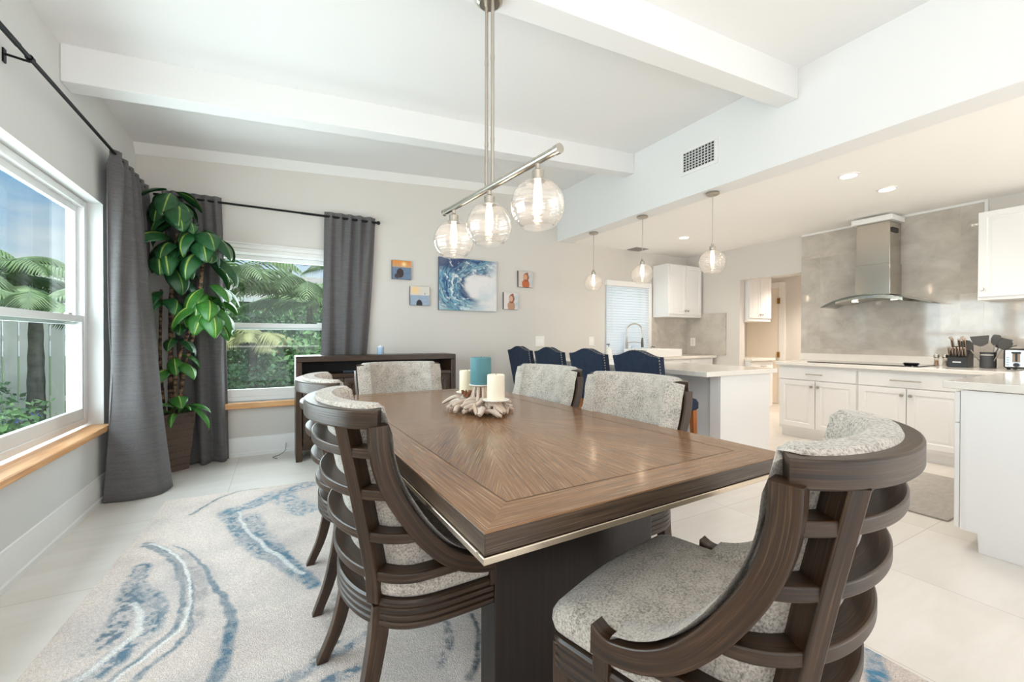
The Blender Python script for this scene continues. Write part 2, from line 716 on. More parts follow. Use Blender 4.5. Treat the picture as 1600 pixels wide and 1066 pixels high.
# floor tiles
def tile_mat(name, cols, groutc, px_, py_, ox, oy, ax=(0, 1), rough=0.25, gw=0.0035, nscale=(1.2, 5, 5), contrast=1.0):
    m, t, b, o = nodes_of(name)
    n, l = t.nodes, t.links
    co = n.new('ShaderNodeTexCoord')
    sp = n.new('ShaderNodeSeparateXYZ')
    l.new(co.outputs['Object'], sp.inputs[0])
    fr, fl = [], []
    for k, (per, off) in enumerate(((px_, ox), (py_, oy))):
        s1 = n.new('ShaderNodeMath')
        s1.operation = 'SUBTRACT'
        s1.inputs[1].default_value = off
        l.new(sp.outputs[ax[k]], s1.inputs[0])
        d1 = n.new('ShaderNodeMath')
        d1.operation = 'DIVIDE'
        d1.inputs[1].default_value = per
        l.new(s1.outputs[0], d1.inputs[0])
        a = n.new('ShaderNodeMath')
        a.operation = 'FRACT'
        l.new(d1.outputs[0], a.inputs[0])
        pp = n.new('ShaderNodeMath')
        pp.operation = 'PINGPONG'
        pp.inputs[1].default_value = 0.5
        l.new(a.outputs[0], pp.inputs[0])
        lt = n.new('ShaderNodeMath')
        lt.operation = 'LESS_THAN'
        lt.inputs[1].default_value = gw / per / 2
        l.new(pp.outputs[0], lt.inputs[0])
        fr.append(lt)
        f1 = n.new('ShaderNodeMath')
        f1.operation = 'FLOOR'
        l.new(d1.outputs[0], f1.inputs[0])
        fl.append(f1)
    g = n.new('ShaderNodeMath')
    g.operation = 'MAXIMUM'
    l.new(fr[0].outputs[0], g.inputs[0])
    l.new(fr[1].outputs[0], g.inputs[1])
    cb = n.new('ShaderNodeCombineXYZ')
    l.new(fl[0].outputs[0], cb.inputs[0])
    l.new(fl[1].outputs[0], cb.inputs[1])
    wn = n.new('ShaderNodeTexWhiteNoise')
    l.new(cb.outputs[0], wn.inputs['Vector'])
    va = n.new('ShaderNodeVectorMath')
    va.operation = 'MULTIPLY_ADD'
    va.inputs[1].default_value = (13, 13, 13)
    l.new(wn.outputs['Color'], va.inputs[0])
    l.new(co.outputs['Object'], va.inputs[2])
    mp = n.new('ShaderNodeMapping')
    mp.inputs['Scale'].default_value = nscale
    l.new(va.outputs[0], mp.inputs[0])
    z = n.new('ShaderNodeTexNoise')
    z.inputs['Scale'].default_value = 1.0
    z.inputs['Detail'].default_value = 8
    z.inputs['Roughness'].default_value = 0.62
    z.inputs['Distortion'].default_value = 0.5
    l.new(mp.outputs[0], z.inputs['Vector'])
    r = n.new('ShaderNodeValToRGB')
    r.color_ramp.elements[0].position = 0.5 - 0.22 / contrast
    r.color_ramp.elements[0].color = C(cols[0])
    r.color_ramp.elements[1].position = 0.5 + 0.22 / contrast
    r.color_ramp.elements[1].color = C(cols[1])
    l.new(z.outputs['Fac'], r.inputs[0])
    mxn = n.new('ShaderNodeMixRGB')
    mxn.inputs[2].default_value = C(groutc)
    l.new(g.outputs[0], mxn.inputs[0])
    l.new(r.outputs[0], mxn.inputs[1])
    l.new(mxn.outputs[0], b.inputs['Base Color'])
    b.inputs['Roughness'].default_value = rough
    return m


M_floor = tile_mat('cream_floor_tile', ('d6cfc7', 'e4dfd9'), 'b9b0a7', 0.78, 0.83, 2.77, 1.047, rough=0.3)
M_stone = tile_mat('grey_stone_tile_east', ('b0a89e', 'd2cbc2'), 'c4bdb4', 1.3, 0.6, 0.294, 0.46, ax=(1, 2), rough=0.06, gw=0.003, nscale=(3.6, 3.6, 5.0), contrast=1.0)
M_stonen = tile_mat('grey_stone_tile_north', ('b0a89e', 'd2cbc2'), 'c4bdb4', 1.3, 0.6, 0.1, 0.4, ax=(0, 2), rough=0.06, gw=0.003, nscale=(3.6, 3.6, 5.0), contrast=1.0)

# ================================================================== THE SETTING
XL, YN, XE = -1.14, 5.0, 6.25
YS = -2.7


def slope(x):
    return 2.94 + 0.071 * (x + 1.14)


def wall_holes(mb, axis, a0, a1, z0, z1, t0, t1, holes):
    """wall slab along an axis (x or y) with rectangular openings (a0,a1,z0,z1)"""
    holes = sorted(holes)

    def bx(a, b, c, d):
        if b - a < 1e-4 or d - c < 1e-4:
            return
        if axis == 'x':
            mb.box(a, t0, c, b, t1, d)
        else:
            mb.box(t0, a, c, t1, b, d)
    cur = a0
    for (h0, h1, k0, k1) in holes:
        bx(cur, h0, z0, z1)
        bx(h0, h1, z0, k0)
        bx(h0, h1, k1, z1)
        cur = h1
    bx(cur, a1, z0, z1)
    return mb


struct(MB().box(-1.4, YS - 0.2, -0.12, 8.6, YN + 0.2, 0.0), 'floor', M_floor, smooth=False)
LW = (1.3, 4.19, 0.52, 2.173)
struct(wall_holes(MB(), 'y', YS, YN + 0.2, 0, 3.4, XL - 0.2, XL, [LW]), 'wall_west', M_wallw, smooth=False)
NW = (-0.70, 0.64, 0.545, 2.08)
KW = (4.42, 5.30, 0.95, 2.05)
struct(wall_holes(MB(), 'x', XL, 8.6, 0, 3.5, YN, YN + 0.2, [NW, KW]), 'wall_north', M_wall, smooth=False)
PO = (3.138, 4.016, 0, 2.10)
struct(wall_holes(MB(), 'y', YS, YN, 0, 2.7, XE, XE + 0.12, [PO]), 'wall_east', M_wall, smooth=False)
struct(wall_holes(MB(), 'x', XL - 0.2, 6.4, 0, 3.6, YS - 0.2, YS, [(-0.9, 6.1, 0.02, 2.25)]), 'wall_south', M_wallw, smooth=False)
# pantry beyond the opening
struct(MB().box(6.37, 2.3, 0, 8.6, 2.4, 2.4), 'wall_pantry_south', M_wall, smooth=False)
struct(MB().box(8.0, 2.4, 0, 8.1, 5.0, 2.4), 'wall_pantry_east', M_wall, smooth=False)
struct(MB().box(6.37, 2.3, 2.30, 8.6, 5.0, 2.4), 'ceiling_pantry', M_ceil, smooth=False)
struct(MB().box(6.371, 4.60, 0, 7.05, 4.999, 2.3), 'wall_pantry_north', M_wall, smooth=False)
# sloped ceiling over the dining side, flat one over the kitchen
mb = MB()
z0, z1 = slope(XL - 0.2), slope(3.62)
V = [(XL - 0.2, YS - 0.2, z0), (3.62, YS - 0.2, z1), (3.62, YN + 0.2, z1), (XL - 0.2, YN + 0.2, z0)]
V += [(x, y, z + 0.15) for x, y, z in V]
mb.add(V, [(0, 1, 2, 3)[::-1], (4, 5, 6, 7), (0, 1, 5, 4), (1, 2, 6, 5), (2, 3, 7, 6), (3, 0, 4, 7)])
struct(mb, 'ceiling', M_ceil, smooth=False)
struct(MB().box(3.70, YS, 2.60, XE + 0.12, YN, 2.72), 'ceiling_kitchen', mat('kitchen_ceiling_brightened', 'f6f4f1', 0.9), smooth=False)  # whiter than the dining ceiling to stand in for more kitchen light
struct(MB().box(3.5, YS, 2.58, 3.72, YN, 3.5), 'wall_header', M_ceil, smooth=False)


def beam(n, y0, y1, drop):
    mb = MB()
    xa, xb = XL + 0.001, 3.499
    za, zb = slope(xa), slope(xb)
    V = []
    for y in (y0, y1):
        V += [(xa, y, za - drop), (xb, y, zb - drop), (xb, y, zb + 0.02), (xa, y, za + 0.02)]
    mb.add(V, [(0, 1, 2, 3), (7, 6, 5, 4), (0, 4, 5, 1), (1, 5, 6, 2), (2, 6, 7, 3), (3, 7, 4, 0)])
    struct(mb, n, M_ceil, smooth=False, bevel=0.004)


beam('trim_1', 3.50, 3.65, 0.222)
beam('trim_2', 1.785, 1.935, 0.232)
# crown strip on the north wall under the slope
mb = MB()
V = []
for y, d in ((4.999, 0.085), (4.93, 0.0)):
    V += [(XL, y, slope(XL) - d), (3.5, y, slope(3.5) - d)]
V += [(XL, 4.999, slope(XL) + .01), (3.5, 4.999, slope(3.5) + .01)]
mb.add(V, [(0, 1, 3, 2), (2, 3, 5, 4), (0, 2, 4), (1, 5, 3)])
struct(mb, 'trim_4', M_trim, smooth=False)


def baseboard(name, axis, a0, a1, w, sgn):
    prof = [(0, 0), (0.020, 0), (0.020, 0.030), (0.014, 0.040), (0.014, 0.150), (0.009, 0.165), (0.006, 0.185), (0, 0.19)]
    rings = []
    for a in (a0, a1):
        if axis == 'x':
            rings.append([(a, w + sgn * p, z) for p, z in prof])
        else:
            rings.append([(w + sgn * p, a, z) for p, z in prof])
    struct(MB().loft(rings), name, M_trim, ang=20)


baseboard('baseboard_west', 'y', YS, YN, XL, 1)
baseboard('baseboard_north', 'x', XL + 0.02, 3.19, YN, -1)


# ------------------------------------------------------------------ windows
def hung_window(name, axis, a0, a1, z0, z1, rail, fx, inward, group_rail=0.035):
    """double-hung window; `inward` = +1/-1 direction of the room along the thickness axis from plane fx"""
    root = bpy.data.objects.new(name, None)
    COL.objects.link(root)
    root['kind'] = 'structure'

    def bx(mb, a, b, c, d, t0, t1):
        t0, t1 = sorted((fx + inward * t0, fx + inward * t1))
        if axis == 'y':
            mb.box(t0, a, c, t1, b, d)
        else:
            mb.box(a, t0, c, b, t1, d)
    fr = MB()
    w = 0.045
    for a, b, c, d in ((a0, a0 + w, z0, z1), (a1 - w, a1, z0, z1), (a0 + w, a1 - w, z0, z0 + w), (a0 + w, a1 - w, z1 - w, z1)):
        bx(fr, a, b, c, d, -0.075, 0.0)
    fr.build('window_frame', M_vinyl, root, bevel=0.003)
    s = 0.035
    for nm, c, d, t in (('lower_sash', z0 + w, rail + 0.036, -0.035), ('upper_sash', rail - 0.03, z1 - w, -0.068)):
        mb = MB()
        A, B = a0 + w, a1 - w
        bt = 0.075 if nm == 'lower_sash' else 0.05
        tp = 0.045
        for a, b, e, f in ((A, A + s, c, d), (B - s, B, c, d), (A + s, B - s, c, c + bt), (A + s, B - s, d - tp, d)):
            bx(mb, a, b, e, f, t, t + 0.03)
        o = mb.build(nm, M_vinyl, root, bevel=0.003)
        g = MB()
        bx(g, A + s - .004, B - s + .004, c + bt - .004, d - tp + .004, t + 0.012, t + 0.018)
        g.build('glass_pane', M_pane, o, smooth=False)
    lk = MB()
    m = (a0 + a1) / 2 + (a1 - a0) * 0.32
    bx(lk, m - 0.03, m + 0.03, rail + 0.036, rail + 0.05, -0.03, -0.008)
    lk.build('sash_lock', M_vinyl, root, bevel=0.003)
    return root


hung_window('window_1', 'y', 2.76, 4.185, 0.565, 2.17, 1.31, -1.225, 1)
hung_window('window_2', 'y', 1.31, 2.74, 0.565, 2.17, 1.31, -1.225, 1)
hung_window('window_3', 'x', -0.69, 0.63, 0.548, 2.08, 1.305, 5.045, -1)
# white casing blocks of the north window
mb = MB()
mb.box(-0.74, 4.988, 2.045, 0.68, 5.0, 2.085)
mb.box(-0.76, 4.976, 2.085, 0.70, 5.0, 2.125)
mb.box(-0.78, 4.966, 2.125, 0.72, 5.0, 2.14)
struct(mb, 'trim_5', M_trim, bevel=0.003)


def sill(name, label, x0, y0, z0, x1, y1, z1, ax):
    o = MB().box(x0, y0, z0, x1, y1, z1, ax).build(name, M_pine, origin=((x0 + x1) / 2, (y0 + y1) / 2, z0), bevel=0.006)
    tag(o, label, 'window sill')


sill('window_sill', 'knotty pine window sill board under the big side window, darkest knots', -1.222, 1.31, 0.512, -1.085, 4.185, 0.552, (0, 1, 0))
sill('window_sill', 'pale pine window sill behind the two slatted chairs, under the garden window', -0.72, 4.93, 0.487, 0.62, 5.04, 0.543, (1, 0, 0))

# kitchen window with white blind
root = bpy.data.objects.new('window_4', None)
COL.objects.link(root)
root['kind'] = 'structure'
fr = MB()
fr.box(4.42, 5.02, 0.95, 4.47, 5.09, 2.05)
fr.box(5.25, 5.02, 0.95, 5.30, 5.09, 2.05)
fr.box(4.47, 5.02, 0.95, 5.25, 5.09, 1.0)
fr.box(4.47, 5.02, 2.0, 5.25, 5.09, 2.05)
fr.build('window_frame', M_vinyl, root, bevel=0.003)
MB().box(4.465, 5.05, 0.995, 5.255, 5.056, 2.005).build('glass_pane', M_pane, root, smooth=False)
mb = MB()
mb.box(5.305, 4.978, 0.93, 5.385, 5.0, 2.09)
struct(mb, 'trim_6', M_trim, bevel=0.003)

bl = thing('window_blind', 'white slatted blind lowered over the kitchen window behind the sink', 'blind', (4.86, 4.97, 0.9))
B_slat = mat('white_blind_slat', 'e3e9ef', 0.5)
MB().box(-0.47, -0.03, 1.11, 0.44, 0.029, 1.19).build('valance', M_trim, bl, bevel=0.004)
mb = MB()
for k in range(27):
    z = 0.045 + k * 0.0405
    V = []
    for x in (-0.455, 0.43):
        for yy, zz in ((-0.013, -0.018), (0.001, 0.0), (0.014, 0.018), (0.012, 0.020), (-0.001, 0.002), (-0.015, -0.016)):
            V.append((x, yy, z + zz))
    mb.loft([V[:6], V[6:]])
mb.build('slats', B_slat, bl, ang=30)
MB().box(-0.455, -0.02, 0.0, 0.43, 0.02, 0.025).build('bottom_rail', M_trim, bl, bevel=0.003)
MB().tube([(-0.36, -0.022, 1.11), (-0.36, -0.022, 0.4)], 0.004, 6).build('tilt_wand', M_trim, bl)

# ------------------------------------------------------------------ ceiling + wall fixtures
v = thing('wall_vent', 'white square-mesh air return vent on the header above the counter', 'vent', (3.5, 2.665, 2.795))
# local: y along wall, x out of wall towards -x
fr = MB()
W2, H2 = 0.205, 0.245
for a, b, c, d in ((-W2, W2, 0, 0.03), (-W2, W2, H2 - 0.03, H2), (-W2, -W2 + 0.035, 0.03, H2 - 0.03), (W2 - 0.035, W2, 0.03, H2 - 0.03)):
    fr.box(-0.012, a, c, 0, b, d)
fr.build('frame', M_trim, v, bevel=0.003)
MB().box(-0.002, -W2 + 0.03, 0.028, 0.0, W2 - 0.03, H2 - 0.028).build('backing', mat('vent_dark', '252526', 0.9), v)
gm = MB()
for k in range(11):
    y = -W2 + 0.035 + k * (2 * W2 - 0.07) / 10
    gm.box(-0.010, y - 0.0048, 0.03, -0.003, y + 0.0048, H2 - 0.03)
for k in range(8):
    z = 0.03 + k * (H2 - 0.06) / 7
    gm.box(-0.0095, -W2 + 0.03, z - 0.0042, -0.0035, W2 - 0.03, z + 0.0042)
gm.build('mesh', mat('vent_paint', 'c9c9c8', 0.5), v)


def ceiling_vent(loc, label, w, d):
    t = thing('ceiling_vent', label, 'vent', loc)
    MB().box(-w / 2, -d / 2, -0.008, w / 2, d / 2, 0).build('frame', M_trim, t, bevel=0.003)
    mb = MB()
    n = 9
    for k in range(n):
        y = -d / 2 + 0.025 + k * (d - 0.05) / (n - 1)
        mb.bar((-w / 2 + 0.02, y, -0.012), (w / 2 - 0.02, y, -0.012), 0.012, 0.003, up=(0, 0.6, 1))
    mb.build('louvres', mat('vent_shadow', '8b8782', 0.6), t)


ceiling_vent((4.92, 4.84, 2.60), 'flat louvred ceiling vent above the blind-covered kitchen window', 0.30, 0.24)
ceiling_vent((7.55, 3.95, 2.30), 'louvred ceiling vent seen through the pantry opening', 0.36, 0.22)

CAN_LAB = ['round recessed ceiling light, the one closest to the pendant beside the vent',
           'round recessed ceiling light above the counter in front of the range hood',
           'round recessed ceiling light beyond the pendants, above the corner sink counter']
for (cx, cy), lab in zip(CANS[:3], CAN_LAB):
    t = thing('recessed_light', lab, 'ceiling light', (cx, cy, 2.60), group='recessed kitchen ceiling lights')
    MB().lathe([(0.075, 0.0), (0.075, -0.006), (0.06, -0.010), (0.058, -0.004), (0.058, 0.0)], n=36).build('trim_ring', M_trim, t)
    MB().lathe([(0.0, -0.0035), (0.057, -0.0035), (0.057, -0.001), (0, -0.001)], n=36).build('lens', M_can, t)

# switches and outlets
M_plate = mat('white_switch_plate', 'eeebe6', 0.4)


def plate(name, label, cat, loc, rz, w, h, kind):
    t = thing(name, label, cat, loc, rz)
    MB().box(-w / 2, -0.006, 0, w / 2, 0, h).build('cover_plate', M_plate, t, bevel=0.002)
    if kind == 'rocker':
        n = 2 if w > 0.1 else 1
        for k in range(n):
            x = (k - (n - 1) / 2) * 0.055
            MB().box(x - 0.019, -0.010, h / 2 - 0.036, x + 0.019, -0.006, h / 2 + 0.036).build('rocker', mat('rocker_white', 'f4f2ee', 0.35), t, bevel=0.002)
    else:
        for dz in (-0.024, 0.024):
            MB().box(-0.017, -0.009, h / 2 + dz - 0.017, 0.017, -0.006, h / 2 + dz + 0.017).build('socket', mat('socket_white', 'dedad3', 0.4), t, bevel=0.004)


plate('light_switch', 'double rocker light switch on the grey wall above the second navy stool', 'light switch', (3.207, 4.999, 1.08), 0, 0.15, 0.142, 'rocker')
plate('wall_outlet', 'narrow single switch plate on the wall just before the blind-covered window', 'outlet', (4.13, 4.999, 1.083), 0, 0.10, 0.135, 'rocker')
plate('wall_outlet', 'white outlet on the grey stone backsplash under the corner cabinet', 'outlet', (6.228, 4.84, 1.063), -R90, 0.095, 0.14, 'outlet')

# ------------------------------------------------------------------ stone tile
struct(MB().box(6.228, 1.425, 0.998, 6.249, 3.126, 2.59).box(6.228, -0.6, 0.998, 6.249, 1.4245, 1.60), 'wall_east_tile', M_stone, smooth=False)
mb = MB()
mb.box(6.222, 1.425, 2.575, 6.249, 3.126, 2.599)
mb.box(6.222, 1.40, 1.6, 6.249, 1.424, 2.599)
struct(mb, 'trim_7', M_trim)
struct(MB().box(6.229, 4.236, 0.921, 6.249, 4.979, 1.60), 'wall_corner_tile', M_stone, smooth=False)
struct(MB().box(5.39, 4.98, 0.921, 6.249, 4.999, 1.56), 'wall_north_tile', M_stonen, smooth=False)
struct(MB().box(6.2, -0.6, 0.911, 6.226, 3.13, 0.998), 'trim_8', M_quartz)

# pantry doorway trim, cabinet and counter
mb = MB()
mb.box(7.97, 4.27, 0, 8.0, 4.38, 2.22)
mb.box(7.97, 4.38, 2.11, 8.0, 5.0, 2.22)
struct(mb, 'trim_9', M_trim, bevel=0.003)
M_pdoor = mat('cream_door_paint', 'e9e0d2', 0.5)
root = bpy.data.objects.new('door_1', None)
COL.objects.link(root)
root['kind'] = 'structure'
MB().box(7.985, 4.385, 0.01, 7.999, 4.99, 2.105).build('door_panel', M_pdoor, root)
for zz in (0.85, 1.83):
    MB().box(7.955, 4.355, zz, 7.984, 4.40, zz + 0.10).build('hinge', mat('brass_hinge', 'b98d4a', 0.3, 1.0), root)
struct(MB().box(6.37, 3.0, 0, 6.40, 3.137, 2.1), 'trim_10', M_trim)


# ================================================================== KITCHEN
def pull(mb, x0, x1, y, z):
    mb.tube([(x0, y - 0.03, z), (x1, y - 0.03, z)], 0.006, 10)
    for x in (x0 + 0.025, x1 - 0.025):
        mb.tube([(x, y - 0.03, z), (x, y + 0.004, z)], 0.005, 8)
    return mb


def knob(mb, x, y, z):
    mb.tube([(x, y + 0.003, z), (x, y - 0.014, z)], 0.006, 10)
    mb.tube([(x, y - 0.012, z), (x, y - 0.016, z), (x, y - 0.028, z)], [0.009, 0.016, 0.014], 14)
    return mb


def cabinet(name, label, loc, rz, w, d, h, drawers, doors, toe=0.1, group=None, z_split=None):
    """front towards local -y at y=0; doors/drawers are (x0,z0,x1,z1,handle) boxes"""
    t = thing(name, label, 'cabinet', loc, rz, group)
    mb = MB()
    mb.box(0, 0.021, toe, w, d, h)
    if toe:
        mb.box(0.0, 0.08, 0.0, w, d, toe)
    mb.build('body', M_cab, t, smooth=False)
    for (x0, z0, x1, z1, hd) in drawers:
        o = MB().box(x0, 0.0, z0, x1, 0.02, z1).build('drawer', M_cab, t, bevel=0.003)
        if hd:
            xm = (x0 + x1) / 2
            pull(MB(), xm - hd / 2, xm + hd / 2, 0, (z0 + z1) / 2).build('handle', M_nickel, o)
    for (x0, z0, x1, z1, hd) in doors:
        o = MB().panel(x0, z0, x1, z1, 0).build('door', M_cab, t, ang=25)
        if hd:
            knob(MB(), hd[0], 0, hd[1]).build('knob', M_nickel, o)
    return t


XF = 5.42
cabinet('base_cabinet', 'white base cabinet at the pantry end of the hood wall, small drawer pull', (XF, 2.975, 0), -R90, 0.81, 0.8, 0.868,
        [(0.012, 0.705, 0.800, 0.845, 0.17)],
        [(0.012, 0.135, 0.402, 0.695, (0.372, 0.63)), (0.410, 0.135, 0.800, 0.695, (0.440, 0.63))])
cabinet('base_cabinet', 'white base cabinet below the black cooktop, long drawer pull', (XF, 2.163, 0), -R90, 0.81, 0.8, 0.868,
        [(0.012, 0.705, 0.800, 0.845, 0.24)],
        [(0.012, 0.135, 0.402, 0.695, (0.372, 0.63)), (0.410, 0.135, 0.800, 0.695, (0.440, 0.63))])
cabinet('base_cabinet', 'white corner base cabinet behind the end panel of the near counter', (XF, 1.350, 0), -R90, 0.5, 0.8, 0.868,
        [(0.012, 0.705, 0.44, 0.845, 0)], [(0.012, 0.135, 0.44, 0.695, None)])
ct = MB().box(5.385, 0.92, 0.872, 6.199, 2.995, 0.912).build('countertop', M_quartz, origin=(5.79, 1.95, 0.872), bevel=0.005)
tag(ct, 'white quartz countertop along the hood wall, holding toaster and cooktop', 'countertop')
ck = MB().box(5.52, 1.70, 0.913, 6.07, 2.70, 0.920).build('cooktop', mat('black_glass', '0b0b0c', 0.06, spec=0.6), origin=(5.8, 2.2, 0.913), bevel=0.002)
tag(ck, 'flat black glass cooktop set in the counter under the range hood', 'cooktop')

# near run whose end panel faces the dining table (fronts towards +y)
t = thing('base_cabinet', 'white base cabinet with bare end panel at the picture edge, toe-kick notch', 'cabinet', (3.40, 0.88, 0))
poly = [(-0.015, 0.105), (-0.085, 0.105), (-0.09, 0.0), (-0.70, 0.0), (-0.70, 0.90), (-0.015, 0.90)]
MB().prism(poly, 0.0, 0.02, 'yz').build('end_panel', M_cab, t, bevel=0.002)
MB().box(-0.002, -0.045, 0.107, 0.0, -0.03, 0.9).build('edge_strip', M_cab, t)
MB().box(0.021, -0.70, 0.105, 1.98, -0.016, 0.90).box(0.021, -0.70, 0, 1.98, -0.085, 0.105).build('body', M_cab, t, smooth=False)
for k in range(4):
    x = 0.004 + k * 0.49
    o = MB().box(x, -0.012, 0.11, x + 0.485, 0.010, 0.71).build('door', M_cab, t, bevel=0.003)
    o = MB().box(x, -0.012, 0.715, x + 0.485, 0.010, 0.89).build('drawer', M_cab, t, bevel=0.003)
ct = MB().box(3.375, 0.15, 0.905, 5.384, 0.935, 0.948).build('countertop', M_quartz, origin=(4.4, 0.55, 0.905), bevel=0.005)
tag(ct, 'white quartz countertop over the bare end panel, reflecting the toaster', 'countertop')

# upper cabinets
cabinet('wall_cabinet', 'white wall cabinet hanging on the stone wall above the toaster', (5.90, 1.395, 1.565), -R90, 0.8, 0.325, 0.845, [],
        [(0.006, 0.03, 0.396, 0.84, (0.035, 0.105)), (0.402, 0.03, 0.794, 0.84, (0.76, 0.105))], toe=0)
cabinet('wall_cabinet', 'white two-door wall cabinet in the corner beside the blind', (5.41, 4.65, 1.54), 0, 0.81, 0.328, 0.845, [],
        [(0.03, 0.045, 0.402, 0.83, (0.372, 0.10)), (0.408, 0.045, 0.78, 0.83, (0.438, 0.10))], toe=0)
cabinet('wall_cabinet', 'cream-lit wall cabinet seen through the pantry opening', (6.39, 3.95, 1.47), 0, 0.60, 0.645, 0.82, [],
        [(0.01, 0.045, 0.295, 0.81, (0.265, 0.10)), (0.302, 0.045, 0.59, 0.81, (0.33, 0.10))], toe=0)
cabinet('base_cabinet', 'low pantry cabinet below the cream-lit wall cabinet', (6.39, 3.92, 0), 0, 0.60, 0.675, 0.84,
        [(0.01, 0.69, 0.59, 0.82, 0.13)], [(0.01, 0.12, 0.295, 0.68, (0.26, 0.62)), (0.302, 0.12, 0.59, 0.68, (0.34, 0.62))])
o = MB().box(6.375, 3.89, 0.842, 7.0, 4.598, 0.88).build('countertop', M_quartz, origin=(6.69, 4.25, 0.842), bevel=0.004)
tag(o, 'pale countertop inside the pantry opening', 'countertop')

# north run (sink side)
cabinet('base_cabinet', 'white base cabinet under the sink, mostly behind the counter bar', (4.0, 4.42, 0), 0, 2.2, 0.55, 0.878, [],
        [(0.02 + k * 0.54, 0.13, 0.55 + k * 0.54, 0.86, None) for k in range(4)])
ct = MB().box(3.995, 4.385, 0.880, 6.227, 4.978, 0.920).build('countertop', M_quartz, origin=(5.1, 4.7, 0.88), bevel=0.005)
tag(ct, 'white quartz countertop in the corner, under the stone backsplash', 'countertop')
# raised white sink
t = thing('kitchen_sink', 'white rectangular sink standing proud of the counter beside the tall faucet', 'sink', (5.0, 4.60, 0.921))
mb = MB()
xo, yo, xi, yi, hz = 0.37, 0.235, 0.345, 0.21, 0.112
rings = [[(-xo, -yo, 0), (xo, -yo, 0), (xo, yo, 0), (-xo, yo, 0)], [(-xo, -yo, hz), (xo, -yo, hz), (xo, yo, hz), (-xo, yo, hz)],
         [(-xi, -yi, hz), (xi, -yi, hz), (xi, yi, hz), (-xi, yi, hz)], [(-xi, -yi, 0.02), (xi, -yi, 0.02), (xi, yi, 0.02), (-xi, yi, 0.02)]]
mb.loft(rings)
mb.build('basin', mat('white_fireclay', 'f0eeea', 0.15), t, bevel=0.006)
MB().lathe([(0, 0.021), (0.04, 0.021), (0.04, 0.024), (0, 0.024)], n=20).build('drain', M_steel, t)
# faucet
t = thing('kitchen_faucet', 'tall spring-neck steel faucet in front of the white blind', 'faucet', (4.74, 4.885, 0.921))
MB().lathe([(0.028, 0), (0.028, 0.02), (0.02, 0.03), (0.02, 0.20), (0.014, 0.21), (0.014, 0.3)], n=18).build('body', M_nickel, t)
arc = [(0, 0, 0.3)] + [(0.115 - 0.115 * math.cos(a), -0.10 * (1 - math.cos(a)) * 0.5, 0.385 + 0.115 * math.sin(a)) for a in [k * PI / 12 for k in range(13)]] + [(0.23, -0.10, 0.27)]
mb = MB().tube(arc, 0.009, 10)
mb.build('neck', M_nickel, t)
mb = MB()
P_ = [Vector(p) for p in arc]
for k in range(46):
    q = k / 45 * (len(P_) - 1.001)
    i = int(q)
    c = P_[i].lerp(P_[i + 1], q - i)
    d = (P_[i + 1] - P_[i]).normalized()
    mb.tube([c - d * 0.0018, c + d * 0.0018], 0.0125, 8)
mb.build('spring', M_steel, t)
MB().tube([(0.23, -0.10, 0.28), (0.23, -0.10, 0.22), (0.23, -0.10, 0.13)], [0.013, 0.018, 0.021], 14).build('spray_head', mat('dark_steel', '5a5753', 0.3, 1.0), t)
MB().tube([(0.0, 0, 0.205), (0.12, -0.05, 0.215), (0.22, -0.095, 0.2)], 0.006, 8).build('dock_arm', M_nickel, t)
MB().tube([(0.02, 0, 0.06), (0.06, -0.02, 0.075), (0.085, -0.03, 0.15)], [0.012, 0.009, 0.006], 10).build('lever', M_nickel, t)
# little dispenser + bottle near the window
t = thing('soap_dispenser', 'small steel soap pump just past the tall faucet, against the backsplash', 'soap dispenser', (5.29, 4.90, 0.921))
MB().lathe([(0.022, 0), (0.022, 0.08), (0.012, 0.09), (0.012, 0.13)], n=16).build('body', M_nickel, t)
MB().tube([(0, 0, 0.125), (0, -0.02, 0.14), (0.01, -0.07, 0.13)], 0.007, 8).build('spout', mat('dark_steel', '5a5753', 0.3, 1.0), t)
MB().lathe([(0.0, 0), (0.03, 0.0), (0.034, 0.04), (0.02, 0.09), (0, 0.095)], c=(0.06, 0.0, 0.0), n=16).build('scrub_ball', mat('white_scrubber', 'e4e2de', 0.6), t)
t = thing('lotion_bottle', 'slim white pump bottle on the counter bar in front of the blind', 'bottle', (3.60, 4.02, 0.921))
MB().lathe([(0.0, 0), (0.033, 0), (0.036, 0.01), (0.036, 0.13), (0.03, 0.145), (0.012, 0.15), (0.012, 0.165), (0, 0.165)], n=20).build('bottle_body', mat('white_bottle', 'efebe4', 0.35), t)
mb = MB().tube([(0, 0, 0.165), (0, 0, 0.195)], 0.006, 8)
mb.tube([(0.012, 0, 0.197), (-0.035, 0, 0.195)], 0.007, 8)
mb.build('pump', mat('grey_pump', '6b6763', 0.4), t)

# peninsula
t = thing('breakfast_bar', 'white kitchen bar base under the quartz bar top, behind the navy stools', 'kitchen island', (3.206, 2.222, 0))
MB().box(0.03, 0.02, 0, 0.704, 2.77, 0.878).build('body', mat('white_bar_panel', 'dfe0e2', 0.5), t, smooth=False)
MB().box(0.0, 0.0, 0, 0.704, 0.019, 0.878).build('end_panel', M_cab, t, bevel=0.002)
MB().box(0.0, 0.02, 0, 0.029, 0.10, 0.878).build('corner_post', M_cab, t, bevel=0.002)
o = MB().prism([(3.0, 2.20), (3.99, 2.20), (3.99, 4.384), (3.985, 4.384), (3.985, 4.997), (3.0, 4.997)], 0.880, 0.920, 'xy').build('countertop', M_quartz, origin=(3.5, 3.6, 0.88), bevel=0.005)
tag(o, 'long white quartz bar top that the four navy stools face', 'countertop')

